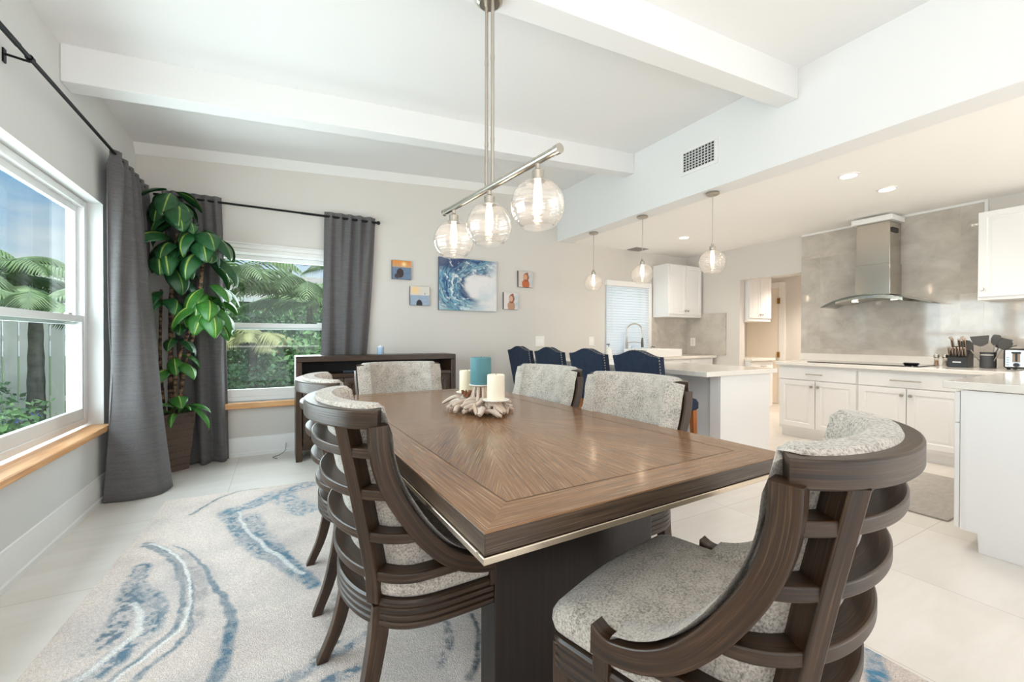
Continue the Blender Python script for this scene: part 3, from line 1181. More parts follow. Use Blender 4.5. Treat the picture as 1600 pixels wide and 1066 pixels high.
# ---- range hood
t = thing('range_hood', 'steel chimney range hood with curved glass canopy on the stone wall', 'range hood', (6.227, 2.23, 1.60))
mb = MB()
mb.box(-0.29, -0.155, 0.44, 0, 0.155, 0.91)
mb.build('upper_chimney', M_steel, t, bevel=0.003)
mb = MB()
mb.box(-0.30, -0.163, 0.09, 0, 0.163, 0.44)
mb.build('lower_chimney', M_steel, t, bevel=0.003)
mb = MB().box(-0.25, -0.165, 0.79, -0.10, -0.1555, 0.84)
mb.build('air_slots', mat('slot_dark', '3b3733', 0.5, 0.5), t)
MB().box(-0.34, -0.19, 0.912, 0, 0.19, 0.972).build('ceiling_collar', M_trim, t, bevel=0.006)


def glass_can(s, q):
    y = (s - 0.5) * 0.97
    front = -0.50 + 0.12 * (2 * s - 1) ** 2
    return (front * (1 - q), y, 0.085 - 0.11 * (y / 0.485) ** 2)


mb = MB().grid(glass_can, 33, 6)
mb.build('glass_canopy', mat('smoked_canopy_glass', '6d726c', 0.05, 0.0, spec=0.8), t, solid=0.008)
mb = MB()
ringa = []
for s in np.linspace(0, 1, 17):
    y = (s - 0.5) * 0.62
    top = 0.082 - 0.11 * (y / 0.485) ** 2
    ringa.append([(-0.42, y, top - 0.035), (-0.42, y, top), (0, y, top), (0, y, top - 0.035)])
mb.loft(ringa)
mb.build('filter_housing', M_steel, t, bevel=0.002)
for y in (-0.2, 0.16):
    MB().lathe([(0, 0.0), (0.03, 0.0), (0.03, -0.006), (0, -0.006)], c=(-0.3, y, 0.028), n=18).build('hood_lamp', emis('hood_lamp_lens', 'fff2dc', 6), t)
mb = MB()
for k in range(5):
    mb.box(-0.4225, -0.06 + k * 0.025, 0.057, -0.420, -0.05 + k * 0.025, 0.064)
mb.build('control_buttons', mat('button_blue', '7fa4d8', 0.3), t)

# ---- counter clutter
t = thing('knife_block', 'black slanted knife block with a white mark, beside the glass shakers', 'knife block', (5.93, 1.512, 0.913), 0.0)
# local -x faces the dining room
mb = MB().prism([(-0.09, 0.0), (0.09, 0.0), (0.09, 0.205), (0.03, 0.205), (-0.05, 0.13), (-0.09, 0.095)], -0.070, 0.070, 'xz')
mb.build('block_body', M_blackp, t, bevel=0.003)
MB().box(-0.0915, -0.028, 0.045, -0.0895, 0.032, 0.056).build('printed_mark', mat('white_print', 'e8e8e8', 0.5), t)
M_kn = mat('knife_steel', 'c4b3a6', 0.25, 0.9)
M_rivet = mat('knife_dark', '3f3835', 0.4, 0.5)


def knife(loc, h, w, label, curved):
    k = thing('kitchen_knife', label, 'knife', loc, group='knives in the block')
    tl = -0.42
    mb = MB().bar((0, 0, 0), (tl * h, 0, h), w, 0.017, w2=w * 1.1, up=(1, 0, 0))
    if curved:
        mb.bar((tl * h, 0, h), (tl * h - 0.012, 0.012, h + 0.02), w * 1.1, 0.017, up=(1, 0, 0))
    mb.build('handle', M_kn, k, bevel=0.003)
    MB().bar((tl * h * 0.1 - 0.001, 0, 0), (tl * h * 0.9 - 0.001, 0, h * 0.9), w * 0.35, 0.019, up=(1, 0, 0)).build('handle_inlay', M_rivet, k)


for k in range(6):
    knife((5.93 - 0.07, 1.512 + 0.058 - k * 0.0225, 0.913 + 0.113), 0.085, 0.014,
          'short steak knife handle in the lower row of the knife block', False)
for k, (yy, cv, ll) in enumerate(((0.05, True, 'large knife with hooked handle at the shaker end of the knife block'),
                                  (0.0, False, 'straight plain knife standing between the two hooked ones'),
                                  (-0.035, True, 'large knife with hooked handle next to the utensil crock'))):
    knife((5.93 - 0.0, 1.512 + yy, 0.913 + 0.172), 0.105, 0.022, ll, cv)

t = thing('utensil_crock', 'dark grey utensil crock with pale band, between knife block and toaster', 'crock', (5.93, 1.325, 0.913))
MB().lathe([(0, 0), (0.054, 0), (0.056, 0.02), (0.053, 0.13), (0.056, 0.152), (0.052, 0.153), (0.048, 0.02), (0, 0.018)], n=30).build('crock_body', mat('charcoal_stoneware', '4b4b4d', 0.45), t)
mb = MB()
mb.loft([[(0.0555 * math.cos(a), 0.0555 * math.sin(a), z) for a in np.linspace(PI * 0.72, PI * 1.28, 12)] for z in (0.122, 0.131)], closed=False, caps=False)
mb.build('pale_band', mat('pale_band', 'd9d6d0', 0.5), t, solid=0.002)
M_ut = mat('grey_nylon', '4d4b49', 0.5)


def utensil(dx, dy, h, label, kind, tilt):
    u = thing('kitchen_utensil', label, 'utensil', (5.93 + dx, 1.325 + dy, 0.935), group='utensils in the crock')
    top = Vector((tilt[0], tilt[1], h))
    MB().tube([(0, 0, 0), top * 0.55, top], 0.005, 8).build('handle', M_nickel, u)
    d = top.normalized()
    s = Vector((0, 1, 0))
    s = (s - d * s.dot(d)).normalized()
    mb = MB()
    if kind == 'spoon':
        prof = [(0.0, 0.008), (0.015, 0.026), (0.04, 0.036), (0.07, 0.032), (0.09, 0.012)]
    elif kind == 'turner':
        prof = [(0.0, 0.008), (0.02, 0.038), (0.05, 0.044), (0.085, 0.05), (0.088, 0.048)]
    else:
        prof = [(0.0, 0.008), (0.015, 0.022), (0.05, 0.026), (0.08, 0.02), (0.085, 0.01)]
    fx_ = Vector((1, 0, 0))
    rings = []
    for a, w in [(a_ * 1.15, w_ * 1.3) for a_, w_ in prof]:
        c = top + d * a
        rings.append([c - s * w - fx_ * 0.003, c + s * w - fx_ * 0.003, c + s * w + fx_ * 0.003, c - s * w + fx_ * 0.003])
    mb.loft(rings)
    mb.build('blade', M_ut, u, bevel=0.002)


utensil(-0.02, 0.02, 0.185, 'wide slotted turner fanned upright in the utensil crock', 'turner', (-0.01, 0.02))
utensil(0.01, -0.01, 0.20, 'narrow black spatula standing tallest in the utensil crock', 'spatula', (0.0, -0.03))
utensil(-0.02, -0.02, 0.16, 'slotted spoon leaning from the crock towards the toaster', 'spoon', (-0.02, -0.075))
utensil(0.0, 0.03, 0.15, 'ladle-like spoon leaning from the crock towards the knives', 'spoon', (-0.01, 0.085))
utensil(0.02, 0.0, 0.17, 'broad turner leaning behind the slotted spoon in the crock', 'turner', (0.02, -0.055))

t = thing('toaster', 'steel and black toaster at the end of the stone-wall counter', 'toaster', (5.93, 1.115, 0.913))
M_tb = mat('toaster_black', '19191a', 0.35)
mb = MB().box(-0.135, -0.088, 0.012, 0.135, 0.088, 0.19)
mb.build('housing', M_tb, t, bevel=0.018, seg=4)
MB().box(-0.140, -0.075, 0.025, -0.133, 0.075, 0.178).build('face_plate', mat('toaster_steel', 'c9ccd1', 0.3, 0.8), t, bevel=0.004)
MB().box(-0.1415, -0.016, 0.07, -0.1385, 0.03, 0.16).build('lever_slot', mat('slot_tan', '9c8a7a', 0.6), t)
MB().box(-0.1475, 0.0, 0.075, -0.1405, 0.012, 0.16).box(-0.155, -0.02, 0.148, -0.1405, 0.034, 0.163).build('lever', M_tb, t, bevel=0.002)
MB().tube([(-0.139, 0.005, 0.045), (-0.156, 0.005, 0.045)], 0.018, 20).build('dial', M_tb, t)
MB().box(-0.1, -0.05, 0.1895, 0.1, -0.022, 0.191).box(-0.1, 0.022, 0.1895, 0.1, 0.05, 0.191).build('bread_slot', mat('slot_dark', '3b3733', 0.5, 0.5), t)
for a in (-0.1, 0.1):
    for b_ in (-0.06, 0.06):
        MB().lathe([(0.012, 0), (0.014, 0.014)], c=(a, b_, 0), n=10).build('foot', M_tb, t)
mb = MB()
for k in range(4):
    mb.box(-0.1415, 0.05, 0.04 + k * 0.022, -0.1395, 0.064, 0.048 + k * 0.022)
mb.build('buttons', mat('button_grey', '8d9093', 0.4), t)
cd = MB().tube([(6.05, 1.215, 0.95), (6.02, 1.225, 1.02), (5.98, 1.222, 1.09), (6.05, 1.20, 1.12), (6.2, 1.2, 1.13)], 0.004, 8).build('power_cord', M_blackp, origin=(6.05, 1.215, 0.95))
tag(cd, 'black cord looping up behind the toaster', 'cord')

for (yy, cap, ll) in ((1.692, 'b98f74', 'glass shaker of brown spice, farther from the knife block'), (1.627, 'b9b4ad', 'glass shaker with pale contents, touching the knife block')):
    t = thing('spice_shaker', ll, 'shaker', (5.95, yy, 0.913), group='glass shakers')
    MB().lathe([(0.016, 0), (0.021, 0.006), (0.018, 0.06), (0.02, 0.085)], n=18).build('jar', glass('shaker_glass', 'f3efe9', 0.12), t)
    MB().lathe([(0, 0.004), (0.016, 0.006), (0.014, 0.055), (0, 0.055)], n=14).build('contents', mat('spice_' + cap, cap, 0.9), t)
    MB().lathe([(0.022, 0.085), (0.026, 0.10), (0.018, 0.118), (0, 0.122)], n=18).build('lid', M_steel, t)
t = thing('spoon_rest', 'small black tray lying on the cooktop edge', 'tray', (5.66, 1.80, 0.921), 0.15)
mb = MB()
mb.lathe([(0, 0.004), (0.045, 0.004), (0.062, 0.018), (0.066, 0.018), (0.05, 0), (0, 0)], n=24)
mb.build('tray_body', M_blackp, t)
MB().box(-0.02, -0.06, 0.012, 0.02, 0.055, 0.026).build('grip', M_blackp, t, bevel=0.006)

# kitchen runner
o = MB().box(3.80, 1.02, 0.001, 5.0, 1.62, 0.011).build('kitchen_rug', fabric('grey_woven_runner', '8b857f', 'b6afa7', 120, stretch=(1, 3, 1)), origin=(4.4, 1.32, 0.001), bevel=0.003)
tag(o, 'grey woven runner on the kitchen floor in front of the white cabinets', 'rug')


# ---- pendants over the bar
def globe_set(parent, c, R, watts):
    """socket, glass globe and bulb hanging from c (top of socket), parented"""
    c = Vector(c)
    MB().lathe([(0.0, 0), (0.011, 0), (0.011, -0.02), (0.026, -0.03), (0.026, -0.062), (0.033, -0.066), (0.033, -0.07), (0.0, -0.07)], c=c, n=24).build('socket', M_nickel, parent)
    zc = -0.068 - R * 0.93
    prof = []
    for a in np.linspace(math.radians(16), math.radians(146), 72):
        rr_ = R * (1 + 0.004 * math.sin(a * 47) + 0.003 * math.sin(a * 29 + 1))
        prof.append((rr_ * math.sin(a), zc + rr_ * math.cos(a)))
    g = MB().lathe(prof, c=c, n=48, caps=False).build('globe', M_globe, parent, ang=180)
    bz = -0.07
    MB().lathe([(0.0, bz), (0.012, bz), (0.014, bz - 0.02), (0.017, bz - 0.05), (0.017, bz - 0.11), (0.011, bz - 0.125), (0, bz - 0.13)], c=c, n=16).build('bulb', M_bulb, g)


proto = thing('pendant_lamp', 'glass globe pendant over the bar end, closest of the hanging three to the vent', 'pendant lamp', (3.61, 2.595, 2.58), group='globe pendants over the bar')
MB().lathe([(0.0, 0), (0.055, 0), (0.06, -0.006), (0.06, -0.02), (0.05, -0.026), (0.0, -0.026)], n=32).build('canopy', M_nickel, proto)
MB().tube([(0, 0, -0.026), (0, 0, -0.475)], 0.0035, 8).build('cord', mat('clear_cord', 'b3aba2', 0.4), proto)
globe_set(proto, (0, 0, -0.485), 0.118, 7)
dup(proto, (3.61, 3.48, 2.58), 0.4, 'middle globe pendant over the bar, in front of the blind')
dup(proto, (3.61, 4.33, 2.58), 0.9, 'globe pendant over the wall end of the bar, beside the bare wall')

# ================================================================== DINING SIDE
def smooth_path(P, n):
    """Catmull-Rom through 2d/3d points, n samples"""
    P = [Vector((*p, 0)) if len(p) == 2 else Vector(p) for p in P]
    Q = [P[0] * 2 - P[1]] + P + [P[-1] * 2 - P[-2]]
    out = []
    for k in range(n):
        t_ = k / (n - 1) * (len(P) - 1)
        i = min(int(t_), len(P) - 2)
        f = t_ - i
        a, b, c, d = Q[i], Q[i + 1], Q[i + 2], Q[i + 3]
        out.append(0.5 * ((2 * b) + (c - a) * f + (2 * a - 5 * b + 4 * c - d) * f * f + (3 * b - a - 3 * c + d) * f ** 3))
    return out


# ---- rug with a painted marble pattern
RUG = {
'thin1':[(-0.53, 3.0), (-0.45, 2.89), (-0.36, 2.68), (-0.3, 2.49), (-0.24, 2.33), (-0.2, 2.21), (-0.17, 2.08), (-0.17, 1.96), (-0.18, 1.89), (-0.19, 1.81), (-0.2, 1.7)],
'arc1':[(-0.68, 3.08),(-0.64, 3.05), (-0.54, 2.89), (-0.45, 2.67), (-0.4, 2.45), (-0.37, 2.28), (-0.37, 2.16), (-0.4, 2.08), (-0.45, 1.99), (-0.5, 1.92),(-0.56,1.84)],
'arc2':[(-0.68, 3.12),(-0.61, 3.05), (-0.5, 2.87), (-0.42, 2.65), (-0.36, 2.43), (-0.33, 2.22), (-0.32, 2.11), (-0.35, 2.0), (-0.4, 1.94), (-0.44, 1.88),(-0.5,1.78)],
'arc3':[(-0.46, 2.82), (-0.35, 2.49), (-0.3, 2.27), (-0.3, 2.12)],
'blob':[(-0.62, 2.8), (-0.6, 2.6), (-0.52, 2.44), (-0.48, 2.32), (-0.46, 2.19), (-0.5, 2.1), (-0.55, 2.0), (-0.61, 1.95)],
'blob2':[(-0.61, 2.56), (-0.59, 2.42), (-0.58, 2.27), (-0.6, 2.15)],
'big':[(-0.31, 3.41), (-0.24, 3.13), (-0.17, 2.92), (-0.11, 2.72), (-0.0, 2.53), (0.08, 2.35), (0.14, 2.21)],
'big2':[(-0.28, 3.43), (-0.17, 3.48), (-0.03, 3.62), (0.1, 3.68), (0.19, 3.74)],
'big3':[(-0.16, 3.25), (-0.11, 2.97), (-0.04, 2.76), (0.03, 2.53)],
'big4':[(0.02, 3.54), (0.09, 3.34), (0.15, 3.19)],
'gline':[(-0.52, 3.48), (-0.46, 3.6), (-0.38, 3.74), (-0.27, 3.84), (-0.14, 3.84)],
'd1':[(0.71, 1.64), (0.7, 1.55), (0.66, 1.46), (0.62, 1.39), (0.57, 1.34)],
'd2':[(0.6, 1.68), (0.58, 1.58), (0.56, 1.52), (0.5, 1.44)],
'b1':[(0.33, 1.78), (0.28, 1.72), (0.24, 1.7), (0.21, 1.68), (0.17, 1.69), (0.13, 1.67), (0.08, 1.64), (0.03, 1.63), (-0.1, 1.6)],
'b2':[(-0.08, 2.8), (-0.02, 2.65), (0.06, 2.47), (0.12, 2.3), (0.15, 2.22)],
'b3':[(0.24, 2.07), (0.2, 1.94), (0.19, 1.81), (0.17, 1.74), (0.13, 1.68)],
'b4':[(0.29, 1.59), (0.24, 1.58), (0.19, 1.56), (0.14, 1.56)],
'r1':[(2.1, 0.8), (2.0, 0.74), (1.92, 0.7), (1.8, 0.65), (1.6, 0.55)],
'r2':[(2.15, 0.7), (2.1, 0.65), (2.07, 0.6), (1.99, 0.57), (1.9, 0.5)],
'r3':[(2.17, 0.46), (2.15, 0.42), (2.0, 0.3)],
'm1':[(2.1, 1.82), (2.11, 1.76), (2.15, 1.7)],
'm2':[(2.02, 1.77), (2.06, 1.68), (2.08, 1.62), (2.1, 1.4)],
'u1':[(1.9, 3.6), (1.7, 3.2), (1.8, 2.7), (2.0, 2.4)],
'u2':[(0.9, 3.7), (1.1, 3.2), (1.0, 2.6), (1.3, 2.1)],
}
#       name: (width, colour, strength, breakup)
RSTY = {'thin1': (.003, .030, '3f6d84', .9, .35), 'arc1': (.012, .012, '4f7488', .85, .45), 'arc2': (.013, .011, '4f7386', .85, .45), 'arc3': (.035, .02, '9c9798', .6, .8),
        'blob': (.040, .050, '447189', .9, .75), 'blob2': (.045, .045, '4a6c80', .85, .85), 'big': (.055, .030, '4a7a92', .9, .65), 'big2': (.06, .075, '5d88a0', .85, .8),
        'big3': (.06, .03, '527d95', .85, .8), 'big4': (.08, .08, '6b93a8', .75, .9), 'gline': (.012, .006, '566974', .85, .4), 'd1': (.009, .014, '2f4350', .9, .4),
        'd2': (.012, .02, '5c6a73', .75, .9), 'b1': (.014, .03, '477089', .9, .75), 'b2': (.03, .022, '4a768f', .9, .6), 'b3': (.03, .035, '4b5c68', .75, 1.0),
        'b4': (.022, .022, '477089', .85, .9), 'r1': (.022, .036, '3f83a6', .95, .55), 'r2': (.008, .022, '5189a6', .85, .6), 'r3': (.012, .012, '5f8294', .8, .7),
        'm1': (.03, .03, '6a9bac', .8, .85), 'm2': (.03, .03, '6a9bac', .8, .85), 'u1': (.04, .04, '5d88a0', .8, .8), 'u2': (.03, .03, '5d88a0', .8, .8),
        'w1': (.007, .007, 'f1eee9', .95, .2), 'w2': (.010, .016, 'efece7', .9, .3), 'w3': (.010, .012, 'efece7', .9, .3)}
RUG['w1'] = [(x + .028, y + .012) for x, y in RUG['arc1']]
RUG['w2'] = [(x - .045, y - .012) for x, y in RUG['blob'][2:]]
RUG['w3'] = [(-0.25, 3.38), (-0.19, 3.10), (-0.12, 2.88), (-0.05, 2.68), (0.03, 2.50), (0.1, 2.34)]
ra = math.radians(-2.4)
rc, rs_ = math.cos(ra), math.sin(ra)
RO = np.array([-0.716, 3.86])     # far corner by the curtain
ax1 = np.array([math.cos(ra), math.sin(ra)]) * 1.0
ax1 = np.array([math.cos(math.radians(-2.4)), math.sin(math.radians(-2.4))])
ay1 = np.array([-ax1[1], ax1[0]]) * -1.0
RWID, RLEN, NU, NV = 2.80, 3.75, 400, 530
uu, vv = np.meshgrid(np.linspace(0, 1, NU), np.linspace(0, 1, NV))
PX = RO[0] + ax1[0] * uu * RWID + ay1[0] * vv * RLEN
PY = RO[1] + ax1[1] * uu * RWID + ay1[1] * vv * RLEN
rng = np.random.default_rng(5)


def vnoise(x, y, s, seed):
    """smooth value noise on arrays"""
    r = np.random.default_rng(seed)
    G = r.random((64, 64))
    xi, yi = x * s + 31.7, y * s + 17.3
    x0, y0 = np.floor(xi).astype(int), np.floor(yi).astype(int)
    fx_, fy = xi - x0, yi - y0
    fx_, fy = fx_ * fx_ * (3 - 2 * fx_), fy * fy * (3 - 2 * fy)
    g = lambda a, b: G[a % 64, b % 64]
    return (g(x0, y0) * (1 - fx_) + g(x0 + 1, y0) * fx_) * (1 - fy) + (g(x0, y0 + 1) * (1 - fx_) + g(x0 + 1, y0 + 1) * fx_) * fy


fbm = lambda x, y, s, seed: 0.5 * vnoise(x, y, s, seed) + 0.3 * vnoise(x, y, s * 2.3, seed + 1) + 0.2 * vnoise(x, y, s * 5.1, seed + 2)
base = lin('e6d9d0')[None, None] * (0.94 + 0.12 * fbm(PX, PY, 3, 1))[..., None]
pk = np.clip((fbm(PX, PY, 2.0, 9) - 0.52) * 5, 0, 1)[..., None]
base = base * (1 - 0.5 * pk) + lin('cfc0b9')[None, None] * 0.5 * pk
gk = np.clip((fbm(PX, PY, 1.7, 21) - 0.55) * 6, 0, 1)[..., None]
base = base * (1 - 0.35 * gk) + lin('b3b0b1')[None, None] * 0.35 * gk
for k, (nm, pts) in enumerate(RUG.items()):
    wa, wb, hx, st, br = RSTY[nm]
    D = np.full(PX.shape, 9.0)
    wx = (fbm(PX, PY, 8, 40) - .5) * 0.035
    wy = (fbm(PX, PY, 8, 80) - .5) * 0.035
    sp_ = [(p.x, p.y) for p in smooth_path(pts, 4 * len(pts))] if len(pts) > 2 else pts
    AL = np.zeros(PX.shape)
    nsg = len(sp_) - 1
    for i_, (a, b) in enumerate(zip(sp_[:-1], sp_[1:])):
        dx, dy = b[0] - a[0], b[1] - a[1]
        q = np.clip(((PX + wx - a[0]) * dx + (PY + wy - a[1]) * dy) / (dx * dx + dy * dy + 1e-9), 0, 1)
        d_ = np.hypot(PX + wx - a[0] - q * dx, PY + wy - a[1] - q * dy)
        AL = np.where(d_ < D, (i_ + q) / nsg, AL)
        D = np.minimum(D, d_)
    w = wa + (wb - wa) * AL
    gnz = np.clip((fbm(PX, PY, 48, 120 + k) - 0.5) * 6 + 0.60, 0, 1)
    flow = np.clip((vnoise(AL * 9 + D * 0, D / 0.016, 1.0, 160 + k) - 0.38) * 4, 0, 1)
    halo = np.clip(1 - D / (w * 2.2 + 0.03), 0, 1)[..., None] * 0.30 * (0.4 + 0.6 * gnz[..., None])
    if nm[0] != 'w':
        base = base * (1 - halo) + lin('aeaaab')[None, None] * halo
    mk = np.clip((1.3 - D / w) * 1.6, 0, 1)
    mk = mk * ((1 - br) + br * gnz * (0.35 + 0.65 * flow)) * st
    base = base * (1 - mk[..., None]) + lin(hx)[None, None] * mk[..., None]
base = base * (0.93 + 0.14 * rng.random(PX.shape))[..., None]
base = np.clip(base * 1.12, 0, 0.95)
mb = MB()
verts = [(float(x), float(y), 0.014) for x, y in zip(PX.ravel(), PY.ravel())]
faces = [(j * NU + i, (j + 1) * NU + i, (j + 1) * NU + i + 1, j * NU + i + 1) for j in range(NV - 1) for i in range(NU - 1)]
mb.v, mb.f = verts, faces
nb = len(verts)
edge = [i for i in range(NU)] + [j * NU + NU - 1 for j in range(1, NV)] + [(NV - 1) * NU + i for i in range(NU - 2, -1, -1)] + [j * NU for j in range(NV - 2, 0, -1)]
mb.v = verts + [(verts[i][0], verts[i][1], 0.001) for i in edge]
ne = len(edge)
mb.f = faces + [(edge[i], edge[(i + 1) % ne], nb + (i + 1) % ne, nb + i) for i in range(ne)]
mb.uv = [[(0, 0)] * len(f) for f in mb.f]
mb.mi = [0] * len(mb.f)
rug = mb.build('area_rug', colattr('rug_pile', 0.97, bump=0.9, bscale=260, grainy=0.22), origin=(0.7, 2.0, 0.001), smooth=False)
cc = base.reshape(-1, 3)
setcol(rug, np.vstack([cc, cc[edge] * 0.85]).astype(np.float32))
tag(rug, 'cream area rug with blue and grey marbled veins under the dining table', 'rug')
ZR = 0.0145

# ---- dining table (local frame, then rotated)
TROT = math.radians(1.7)
TW, TLn, TZ = 1.143, 2.27, 0.80
NL = Vector((0.361, 0.765, 0))
tx = Vector((math.cos(TROT), math.sin(TROT), 0))
ty = Vector((-math.sin(TROT), math.cos(TROT), 0))
TC = NL + tx * TW / 2 + ty * TLn / 2
table = thing('dining_table', 'large brown oak dining table with sunburst veneer and metal edge band', 'table', (TC.x, TC.y, ZR), TROT)
hw, hl, zt = TW / 2, TLn / 2, TZ - ZR
B = 0.115
# border frame of the top (mitred), grain along each side
mb = MB()
co_ = [(-hw, -hl), (hw, -hl), (hw, hl), (-hw, hl)]
ci_ = [(-hw + B, -hl + B), (hw - B, -hl + B), (hw - B, hl - B), (-hw + B, hl - B)]
for k in range(4):
    a, b, c, d = co_[k], co_[(k + 1) % 4], ci_[(k + 1) % 4], ci_[k]
    dirv = Vector((b[0] - a[0], b[1] - a[1], 0)).normalized()
    V = [(*p, zt - 0.004) for p in (a, b, c, d)] + [(*p, zt) for p in (a, b, c, d)]
    F = [(4, 5, 6, 7), (0, 1, 5, 4), (3, 2, 1, 0)]
    mb.add(V, F, mb._auto(V, F, dirv))
mb.build('top_border', M_top, table, smooth=False)
# sunburst panels: wedges from the middle, grain pointing outwards
mb = MB()
iw, il = hw - B, hl - B
rim = [(-iw, -il), (-iw * 0.34, -il), (iw * 0.34, -il), (iw, -il), (iw, -il * 0.36), (iw, il * 0.36), (iw, il), (iw * 0.34, il), (-iw * 0.34, il), (-iw, il), (-iw, il * 0.36), (-iw, -il * 0.36)]
for k in range(len(rim)):
    a, b = rim[k], rim[(k + 1) % len(rim)]
    V = [(0, 0, zt), (*a, zt), (*b, zt)]
    mid = Vector(((a[0] + b[0]) / 2, (a[1] + b[1]) / 2, 0)).normalized()
    mb.add(V, [(0, 1, 2)], mb._auto(V, [(0, 1, 2)], mid))
mb.build('sunburst_panel', M_top, table, smooth=False)
# thin dark seam lines between border and panels
mb = MB()
for k in range(4):
    a, b = Vector((*ci_[k], zt)), Vector((*ci_[(k + 1) % 4], zt))
    mb.bar(a, b, 0.0022, 0.0012)
for p in ((0, -il), (0, il)):
    pass
mb.build('seam_inlay', mat('seam_brown', '4a3426', 0.5), table, smooth=False)
mb = MB()
mb.box(-hw, -hl, zt - 0.050, hw, hl, zt - 0.004)
mb.build('apron_edge', M_edge, table, bevel=0.002)
mb = MB()
o_ = 0.005
for k in range(4):
    a, b = co_[k], co_[(k + 1) % 4]
for (x0, y0, x1, y1) in ((-hw - o_, -hl - o_, hw + o_, -hl + 0.03), (-hw - o_, hl - 0.03, hw + o_, hl + o_), (-hw - o_, -hl + 0.03, -hw + 0.03, hl - 0.03), (hw - 0.03, -hl + 0.03, hw + o_, hl - 0.03)):
    mb.box(x0, y0, zt - 0.066, x1, y1, zt - 0.0505)
mb.build('metal_band', mat('champagne_metal', 'd2c3b0', 0.25, 1.0), table, bevel=0.002)
for sgn in (-1, 1):
    y0 = sgn * (hl - 0.375)
    mb = MB()
    mb.box(-0.345, min(y0, y0 - sgn * 0.10), 0.0, 0.345, max(y0, y0 - sgn * 0.10), zt - 0.067, (0, 0, 1))
    mb.build('pedestal_panel', M_base, table, bevel=0.004)
MB().box(-0.05, -hl + 0.476, 0.08, 0.05, hl - 0.476, 0.22).build('stretcher', M_base, table, bevel=0.004)
mb = MB().box(-hw + 0.05, -hl + 0.06, zt - 0.10, hw - 0.05, hl - 0.06, zt - 0.068)
mb.build('under_frame', M_base, table, bevel=0.003)

# ---- dining chair (front +y, origin on the floor under the seat)
Z_TOP = 0.985


def yb(z):      # back-most point of the outer back surface
    pts = [(0.30, -0.20), (0.40, -0.203), (0.506, -0.209), (0.625, -0.230), (0.749, -0.253), (0.867, -0.277), (1.0, -0.303)]
    for (z0, a), (z1, b) in zip(pts, pts[1:]):
        if z <= z1:
            q = max(0, (z - z0) / (z1 - z0))
            return a + (b - a) * q
    return pts[-1][1]


def ha(z):      # half width of the outer back surface
    q = min(1, max(0, (z - 0.42) / 0.56))
    return 0.299 + 0.016 * q


ARM = [(-0.154, 0.945), (-0.150, 0.88), (-0.135, 0.81), (-0.108, 0.745), (-0.072, 0.683), (-0.026, 0.618), (0.033, 0.556), (0.095, 0.517), (0.155, 0.497), (0.195, 0.492), (0.222, 0.492)]


ARMS = smooth_path(ARM, 40)


def y_arm(z):
    if z >= ARM[0][1]:
        return -0.154
    best = [p.x for p in ARMS if abs(p.y - z) < 0.02 and p.x < 0.13]
    if z < 0.515 or not best:
        return 0.16
    return sum(best) / len(best)


def half_curve(z, yend, off=0.0, n=22):
    """outer back curve from centre-back to the front end on the +x side; list of (point, outward normal)"""
    a, y0, b = ha(z), yb(z), 0.183
    yc = y0 + b
    the = math.acos(max(0.0, min(1.0, (yc - yend) / b))) if yend < yc else PI / 2
    raw = []
    for k in range(60):
        th = k / 59 * the
        nn = Vector((b * math.sin(th), -a * math.cos(th), 0)).normalized()
        raw.append((a * math.sin(th), yc - b * math.cos(th), nn))
    if yend > yc:
        for q in np.linspace(0, 1, 16)[1:]:
            raw.append((a + 0.004 * q, yc + (yend - yc) * q, Vector((1, 0, 0))))
    L_ = [0]
    for p, q in zip(raw, raw[1:]):
        L_.append(L_[-1] + math.hypot(q[0] - p[0], q[1] - p[1]))
    out = []
    for k in range(n):
        s = L_[-1] * k / (n - 1)
        i = max(0, min(len(raw) - 2, int(np.searchsorted(L_, s)) - 1))
        f = (s - L_[i]) / max(1e-9, L_[i + 1] - L_[i])
        p = Vector((raw[i][0] + (raw[i + 1][0] - raw[i][0]) * f, raw[i][1] + (raw[i + 1][1] - raw[i][1]) * f, 0))
        nn = raw[i][2].lerp(raw[i + 1][2], f).normalized()
        out.append((p - nn * off, nn))
    return out


def full_curve(z, yend, n=22):
    h = half_curve(z, yend, 0, n)
    lft = [(Vector((-p.x, p.y, 0)), Vector((-nn.x, nn.y, 0))) for p, nn in h[:0:-1]]
    return lft + h


def u_rail(mb, z0, z1, yend, o_in, o_out, n=22):
    zc = (z0 + z1) / 2
    rings = []
    for p, nn in full_curve(zc, yend, n):
        a, b = p + nn * o_out, p - nn * o_in
        rings.append([(a.x, a.y, z0), (b.x, b.y, z0), (b.x, b.y, z1), (a.x, a.y, z1)])
    return mb.loft(rings)


chair = thing('dining_chair', '', 'chair', (0, 0, ZR))
# top rail with squared front ends
u_rail(MB(), Z_TOP - 0.05, Z_TOP, -0.157, 0.046, 0.010).build('top_rail', M_dk, chair, bevel=0.005)
for zc, o in ((0.867, 0.0), (0.749, 0.0), (0.625, 0.0), (0.508, 0.0)):
    u_rail(MB(), zc - 0.014, zc + 0.014, (y_arm(zc) + 0.004) if zc > 0.55 else 0.105, 0.052, 0.006).build('back_slat', M_dk, chair, bevel=0.004)
